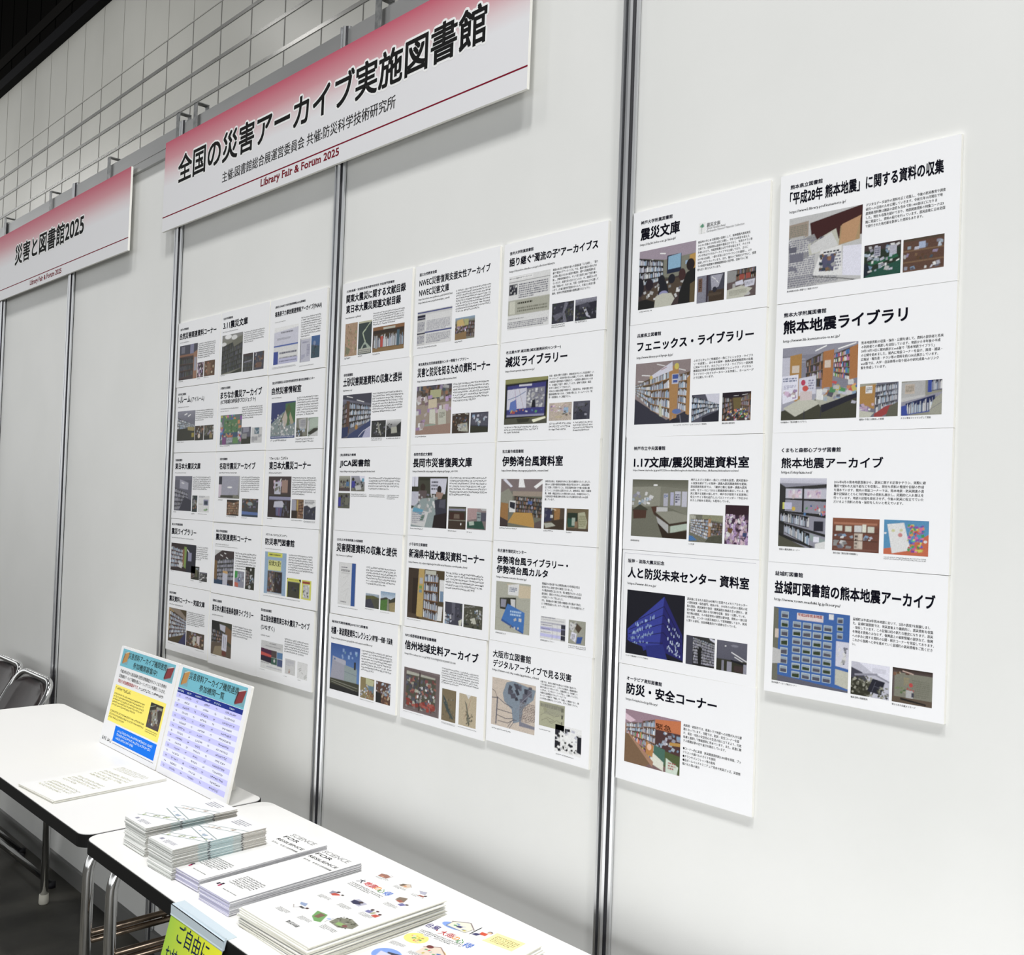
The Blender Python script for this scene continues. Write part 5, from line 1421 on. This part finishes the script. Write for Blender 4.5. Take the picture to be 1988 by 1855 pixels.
# ------------------------------------------------------------------ folding tables
def table(x0, x1, yf, yb, fx, label):
    r = empty('folding_table', ((x0 + x1) / 2, (yf + yb) / 2, 0)); tag(r, label, 'table', 'white folding tables along the stand wall')
    cx, cy = r.location.x, r.location.y; L, W = x1 - x0, yb - yf
    MB().prism(rrect(-L / 2 + .0025, -W / 2 + .0025, L / 2 - .0025, W / 2 - .0025, .034, 8), .674, .700).obj('table_top', TABLETOP, r)
    o = MB().ring(rrect(-L / 2, -W / 2, L / 2, W / 2, .036, 8), rrect(-L / 2 + .004, -W / 2 + .004, L / 2 - .004, W / 2 - .004, .033, 8), .670, .6985).obj('edge_band', BLACK, r)
    for xe in fx:
        lx = xe - cx
        for ys, s in ((-.512 - cy, 1), (-.144 - cy, -1)):
            pts = fillet([(lx, ys, .02), (lx, ys, .660), (lx, ys + s * .178, .660)], .075, 10)
            lg = MB().tube(pts, .0128, 16).obj('leg', CHROME, r, True)
            MB().tube([(lx, ys, 0), (lx, ys, .004), (lx, ys, .034)], [.0145, .0165, .0155], 16).obj('foot_cap', RUBBER, lg, True)
        for z in (.456, .4385):
            MB().tube([(lx, -.505 - cy, z), (lx, -.15 - cy, z)], .0075, 12).obj('stretcher', BAR, r, True)
        sgn = 1 if lx < 0 else -1
        MB().tube([(lx, -.328 - cy, .447), (lx + sgn * .30, -.328 - cy, .664)], .006, 10).obj('brace', CHROME, r, True)
    return r
table(-2.5485, -1.0498, -.549, -.099, (-2.508, -1.105), 'white folding table with black edge under the two leaning boards')
table(-1.0465, .4535, -.549, -.099, (-.965, .375), 'white folding table with black edge carrying the piles of leaflets')

table(.4570, 1.9570, -.549, -.099, (.535, 1.88), 'added empty white folding table with black edge, unseen, bouncing light onto the wall')  # table out of view, added to bounce light onto the wall

# ------------------------------------------------------------------ folding chairs by the wall
def chair(cx, dy, label):
    r = empty('folding_chair', (cx, dy, 0)); tag(r, label, 'chair', 'chrome folding chairs against the wall')
    hw_ = .195
    P = lambda s, z: (s, -.075 - (.765 - z) * .55, z)
    pts = fillet([P(-hw_, .012), P(-hw_, .758), P(hw_, .758), P(hw_, .012)], .09, 10)
    MB().tube(pts, .0115, 14).obj('back_frame', CHROME, r, True)
    f = []
    ih = hw_ - .014
    n = 9
    V = []; F = []
    rows = []
    for i in range(n + 1):
        z = .525 + (.742 - .525) * i / n
        t = i / n; wd = ih * (.94 + .06 * t) if t < .72 else ih * math.sqrt(max(0, 1 - ((t - .72) / .285) ** 2.4) * .75 + .25)
        rows.append((z, wd))
    for yo in (-.012, .008):
        for z, wd in rows:
            for k in range(7):
                u = -1 + 2 * k / 6
                y = -.075 - (.765 - z) * .55 + yo + .022 * (1 - u * u)
                V.append((wd * u, y, z))
    m_ = (n + 1) * 7
    for i in range(n):
        for k in range(6):
            a = i * 7 + k; F.append((a, a + 1, a + 8, a + 7)); F.append((m_ + a + 1, m_ + a, m_ + a + 7, m_ + a + 8))
    for i in range(n):
        for k in (0, 6):
            a = i * 7 + k; q = (a, a + 7, m_ + a + 7, m_ + a); F.append(q if k == 0 else q[::-1])
    for k in range(6):
        F.append((k + 1, k, m_ + k, m_ + k + 1)); a = n * 7 + k; F.append((a, a + 1, m_ + a + 1, m_ + a))
    mesh_obj('backrest', V, F, VINYL, r, True)
    se = MB().prism(rrect(-.175, -.50, .175, -.155, .05), .405, .435).obj('seat', VINYL, r)
    for s in (-1, 1):
        lg = MB().tube(fillet([(s * .182, -.44, .415), (s * .182, -.055, .012)], .01), .0105, 12).obj('leg', CHROME, r, True)
        MB().tube([(s * .182, -.055, 0), (s * .182, -.055, .022)], .0145, 12).obj('foot_cap', GROOVE, lg, True)
    MB().tube([(-.182, -.095, .055), (.182, -.095, .055)], .009, 12).obj('crossbar', CHROME, r, True)
    MB().tube([(-.193, -.46, .07), (.193, -.46, .07)], .009, 12).obj('crossbar', CHROME, r, True)
chair(-2.825, -.02, 'chrome folding chair with dark vinyl back beside the slim aluminium post')
chair(-3.255, .005, 'chrome folding chair with dark vinyl back, cut by the frame edge')

# ------------------------------------------------------------------ boards leaning on the table
def board(key, xc, label):
    th = math.atan2(.058, .29)
    o = MB().prism(rrect(-.2075, -.1485, .2075, .1485, .004, 3), 0, .007).obj('information_board', [PAPER, FOAM])
    me = o.data
    for v in me.vertices: x, y, z = v.co; v.co = (x, z, y + .1485)
    me.flip_normals()
    for p in me.polygons: p.material_index = 0 if abs(p.normal.y) > .9 and p.center.y < .001 else 1
    o.location = (xc, -.208, .7017); o.rotation_euler = (-th, 0, 0)
    tag(o, label, 'board', 'A3 boards leaning on the table')
    sf = Surf(o, (-.2075, 0, .297), (.415 / .42, 0, 0), (0, 0, -1), (0, -1, 0), .7)
    lay(sf, LAY[key], key)
    for sx in (-.09, .09):
        v = [(sx - .001, .0075, .20), (sx - .001, .0075, .004), (sx - .001, .085, .0175), (sx + .001, .0075, .20), (sx + .001, .0075, .004), (sx + .001, .085, .0175)]
        mesh_obj('easel_strut', v, [(0, 1, 2), (5, 4, 3), (0, 3, 4, 1), (1, 4, 5, 2), (2, 5, 3, 0)], FOAM, o)
    return o, sf
board('B1', -1.6825, 'white leaning board with a yellow box and a blue box under its header')
b2, sf2 = board('B2', -1.2605, 'white leaning board with a striped lavender table under a light blue header')
rng = random.Random(4)
T0, T1, NR = 74.5, 279.0, 15
rh = (T1 - T0) / NR
cols = [18, 58, 128, 172, 244, 286, 403]
for i in range(NR):
    sf2.add('table_row', 'ccf' if i % 2 == 0 else 'e8eaff', *quads([(18, T0 + i * rh, 403, T0 + (i + 1) * rh)]), .0001)
    for c in range(6):
        wcol = cols[c + 1] - cols[c]; tw = wcol * (rng.uniform(.45, .62) if c % 2 else .28)
        cxx = (cols[c] + cols[c + 1]) / 2
        marks(sf2, 1, cxx - tw / 2, T0 + (i + .28) * rh, cxx + tw / 2, T0 + (i + .72) * rh, 'row_text', '223', i * 10 + c, .00022)
for c in range(6):
    cxx = (cols[c] + cols[c + 1]) / 2; tw = 20 if c % 2 == 0 else 14
    marks(sf2, 1, cxx - tw, 65.5, cxx + tw, 71, 'white_lettering', 'eff', 900 + c, .0003)

# ------------------------------------------------------------------ leaflets
def fold_profile(wd, th, plies):
    """cross-section of a folded leaflet: rounded fold on +x, open plies on -x"""
    g = th / plies; p = []
    n = 5
    for i in range(n + 1):
        a = -PI / 2 + PI * i / n
        p.append((wd / 2 - th / 2 * .8 + th / 2 * .8 * math.cos(a), th / 2 + th / 2 * math.sin(a)))
    for k in range(plies):
        z1 = th - k * g; z0 = z1 - g
        inset = .0006 * (k % 3)
        p.append((-wd / 2 + inset, z1 - g * .05)); p.append((-wd / 2 + inset, z0 + g * .12))
        if k < plies - 1: p.append((-wd / 2 + .004, z0 + g * .06))
    return p
def leaflet_mesh(name, wd, ln, th, plies, mats, ny=1, wave=None):
    p = fold_profile(wd, th, plies); k = len(p); V = []
    for j in range(ny + 1):
        y = -ln / 2 + ln * j / ny
        for x, z in p: V.append((x, y, z + (wave(x, y) if wave else 0)))
    F = []
    for j in range(ny):
        for i in range(k):
            a = j * k + i; b = j * k + (i + 1) % k
            F.append((a, b, b + k, a + k))
    F.append(tuple(range(k - 1, -1, -1))); F.append(tuple(ny * k + i for i in range(k)))
    me = bpy.data.meshes.new(name); me.from_pydata(V, [], F)
    for m in mats: me.materials.append(m)
    me.update()
    me.flip_normals() if me.polygons[-1].normal.y < 0 else None
    for q in me.polygons:
        nn = q.normal
        q.material_index = 0 if nn.z > .6 else 1 if nn.y < -.7 else 2 if nn.x > .2 else 0
    return me
LEAF = mat('leaflet_paper', (.86, .86, .85), .5)
LAV = mat('leaflet_lavender_print', (.50, .49, .66), .5)
CUT = mat('leaflet_cut_edge', (.70, .72, .69), .6)
GREYE = mat('leaflet_grey_fold', (.50, .50, .53), .5)
CREAM = mat('leaflet_cream_edge', (.74, .73, .64), .6)
def spine_mat():
    m = mat('leaflet_spine_print', (.4, .45, .45), .45); t = m.node_tree; b = t.nodes['Principled BSDF']
    tc = t.nodes.new('ShaderNodeTexCoord'); s = t.nodes.new('ShaderNodeSeparateXYZ'); mr = t.nodes.new('ShaderNodeMapRange'); r = t.nodes.new('ShaderNodeValToRGB')
    mr.inputs['From Min'].default_value = -.105; mr.inputs['From Max'].default_value = .105; r.color_ramp.interpolation = 'CONSTANT'
    e = r.color_ramp.elements; e[0].position = 0; e[0].color = (.40, .40, .37, 1); e[1].position = .26; e[1].color = (.34, .42, .42, 1)
    for pp, cc in ((.36, (.10, .12, .13)), (.385, (.36, .47, .48)), (.63, (.40, .45, .44)), (.72, (.09, .09, .09)), (.74, (.42, .40, .36))):
        q = e.new(pp); q.color = (*cc, 1)
    t.links.new(tc.outputs['Object'], s.inputs[0]); t.links.new(s.outputs['Y'], mr.inputs['Value']); t.links.new(mr.outputs[0], r.inputs[0]); t.links.new(r.outputs[0], b.inputs['Base Color'])
    return m
SPINE = spine_mat()
def stack(name, me, n, th, x, y, rot, top_label, low_label, group, seed, jit=.0015, z0=.7004, meshes=None, cat='leaflet'):
    rg = random.Random(seed); o = None
    drift = [rg.uniform(-1, 1) * jit * .8 for _ in range(2)]
    for i in range(n):
        o = bpy.data.objects.new(name, meshes[i] if meshes else me); COL.objects.link(o)
        top = i == n - 1
        o.location = (x + (0 if top else rg.uniform(-jit, jit) + drift[0]), y + (0 if top else rg.uniform(-jit, jit) * 1.3), z0 + i * th)
        o.rotation_euler = (0, 0, rot + (0 if top else rg.uniform(-1, 1) * jit * 5))
        tag(o, top_label if top else low_label, cat, group)
    return o
T1_ = .0021
m1 = leaflet_mesh('leaflet', .106, .210, T1_ * .97, 2, [LEAF, CUT, SPINE])
for (x, y, n, rot, a, b, sd) in ((-.893, -.392, 29, .018, 'topmost film strip leaflet on the pile farther from the resilience pamphlets', 'folded leaflet lower in the rear pile of film strip leaflets', 3),
                                 (-.735, -.405, 29, .045, 'topmost film strip leaflet on the pile next to the resilience pamphlets', 'folded leaflet lower in the film strip pile next to the resilience pamphlets', 8)):
    o = stack('leaflet', m1, n, T1_, x, y, rot, a, b, 'film strip leaflets in two piles', sd, .0016)
    sf = Surf(o, (-.053, .105, T1_ * .97), (1, 0, 0), (0, -1, 0), (0, 0, 1), .9)
    picture(sf, 'S1', 1, 1, 105, 209, .0002, 'cover_print')
T3 = .0017
m3 = leaflet_mesh('pamphlet', .112, .297, T3 * .97, 3, [LEAF, LAV, GREYE])
for (x, y, n, rot, a, b, sd) in ((-.652, -.349, 14, .055, 'topmost SCIENCE FOR RESILIENCE pamphlet on the pile beside the film strip leaflets', 'pamphlet with lavender end lower in the pile beside the film strip leaflets', 5),
                                 (-.509, -.356, 16, .050, 'topmost SCIENCE FOR RESILIENCE pamphlet on the pile beside the earthquake flyers', 'pamphlet with lavender end lower in the pile beside the earthquake flyers', 6)):
    o = stack('pamphlet', m3, n, T3, x, y, rot, a, b, 'resilience pamphlets in two piles', sd, .0011)
    sf = Surf(o, (-.056, .1485, T3 * .97), (1, 0, 0), (0, -1, 0), (0, 0, 1), .9)
    lay(sf, LAY['S3'], 'S3')
    sf.add('emblem', '323', *quads([(14, 262, 20, 270), (22, 258, 28, 266)]), .0002); sf.add('emblem', 'a25', *quads([(24, 266, 30, 273)]), .0002)
T5 = .0028
def wavef(i, n, wd):
    a = .0030 * (1 - i / (n - 1)) if i < n - 1 else 0
    return lambda x, y: 0.0008 * (1 - i / (n - 1)) * math.sin((x / wd + .5) * 6.3 + i) * max(0, -y / .1485)
n5 = 12
m5 = [leaflet_mesh('flyer', .222, .297, T5 * .93, 3, [LEAF, CREAM, CREAM], 6, wavef(i, n5, .222)) for i in range(n5)]
o = stack('flyer', None, n5, T5, -.292, -.352, .03, 'topmost flyer on safety in a great earthquake, with small coloured drawings', 'cream-edged folded flyer lower in the earthquake flyer pile', 'earthquake flyers in a pile', 12, .004, meshes=m5)
sf = Surf(o, (-.1125, .1485, T5 * .93), (1, 0, 0), (0, -1, 0), (0, 0, 1), .9)
lay(sf, LAY['S5'], 'S5')
n6 = 6
m6 = [leaflet_mesh('flyer', .210, .297, T5 * .93, 3, [LEAF, CREAM, CREAM], 6, wavef(i, n6, .21)) for i in range(n6)]
o = stack('flyer', None, n6, T5, S6POSE[0], S6POSE[1], S6POSE[2], 'topmost flyer on typhoon and heavy rain with a drawn house and a yellow note', 'cream-edged folded flyer lower in the typhoon flyer pile', 'typhoon flyers in a pile', 15, .003, meshes=m6)
sf = Surf(o, (-.105, .1485, T5 * .93), (1, 0, 0), (0, -1, 0), (0, 0, 1), .9)
lay(sf, LAY['S6'], 'S6')
m7 = leaflet_mesh('handout', .206, .296, .0018, 2, [LEAF, CREAM, CREAM])
o = stack('handout', m7, 4, .0019, -1.448, -.381, .10, 'topmost white handout with faint print, lying below the leaning boards', 'white handout lower in the thin pile below the leaning boards', 'handouts in a thin pile', 21, .002, cat='handout')
sf = Surf(o, (-.103, .148, .0018), (1, 0, 0), (0, -1, 0), (0, 0, 1), .9)
SURFS.append(sf)
for i, (a, b_) in enumerate(((30, 60), (75, 130), (150, 200), (215, 262))):
    marks(sf, 4, 25, a, 180, b_, 'faint_print', 'cca', 50 + i)

# ------------------------------------------------------------------ yellow card on the table edge
card_w, card_h = .208, .148
th = math.asin(.036 / .148)
o = MB().box(0, 0, -card_h, card_w, .0012, 0).obj('notice_card', [mat('lime_card', (.50, .66, .045), .5), mat('lime_card_back', (.55, .6, .3), .5)], loc=(-.566, -.5545, .687), rot=(-th, math.radians(-.9), 0))
t = _mats['lime_card'].node_tree; bb = t.nodes['Principled BSDF']; tcn = t.nodes.new('ShaderNodeTexCoord'); sx = t.nodes.new('ShaderNodeSeparateXYZ'); rr = t.nodes.new('ShaderNodeValToRGB'); mrn = t.nodes.new('ShaderNodeMapRange')
mrn.inputs['From Max'].default_value = .2
rr.color_ramp.elements[0].color = (.36, .58, .05, 1); rr.color_ramp.elements[1].color = (.80, .80, .02, 1)
t.links.new(tcn.outputs['Object'], sx.inputs[0]); t.links.new(sx.outputs['X'], mrn.inputs['Value']); t.links.new(mrn.outputs[0], rr.inputs[0]); t.links.new(rr.outputs[0], bb.inputs['Base Color'])
for j, p in enumerate(o.data.polygons): p.material_index = 0 if j == 2 else 1
tag(o, 'lime yellow notice card with navy writing hung from the table edge', 'notice card')
sf = Surf(o, (0, 0, 0), (1, 0, 0), (0, 0, -1), (0, -1, 0), .5)
lay(sf, LAY['YS'], 'YS')
HOLD = mat('pale_blue_holder', (.62, .72, .78), .25)
hold = MB().box(-.0015, -.0012, -.006, card_w + .0015, .0026, .0148).obj('card_holder', HOLD, o)
fl = MB().box(-.567, -.5565, .7003, -.357, -.530, .7012).box(-.567, -.5565, .682, -.357, -.5552, .7012).obj('holder_flap', HOLD)
fl.parent = o; fl.matrix_parent_inverse = Matrix.LocRotScale(o.location, o.rotation_euler, None).inverted()

# ------------------------------------------------------------------ set all lettering
run_lettering()
for sf in SURFS: sf.flush()
sf2.flush()
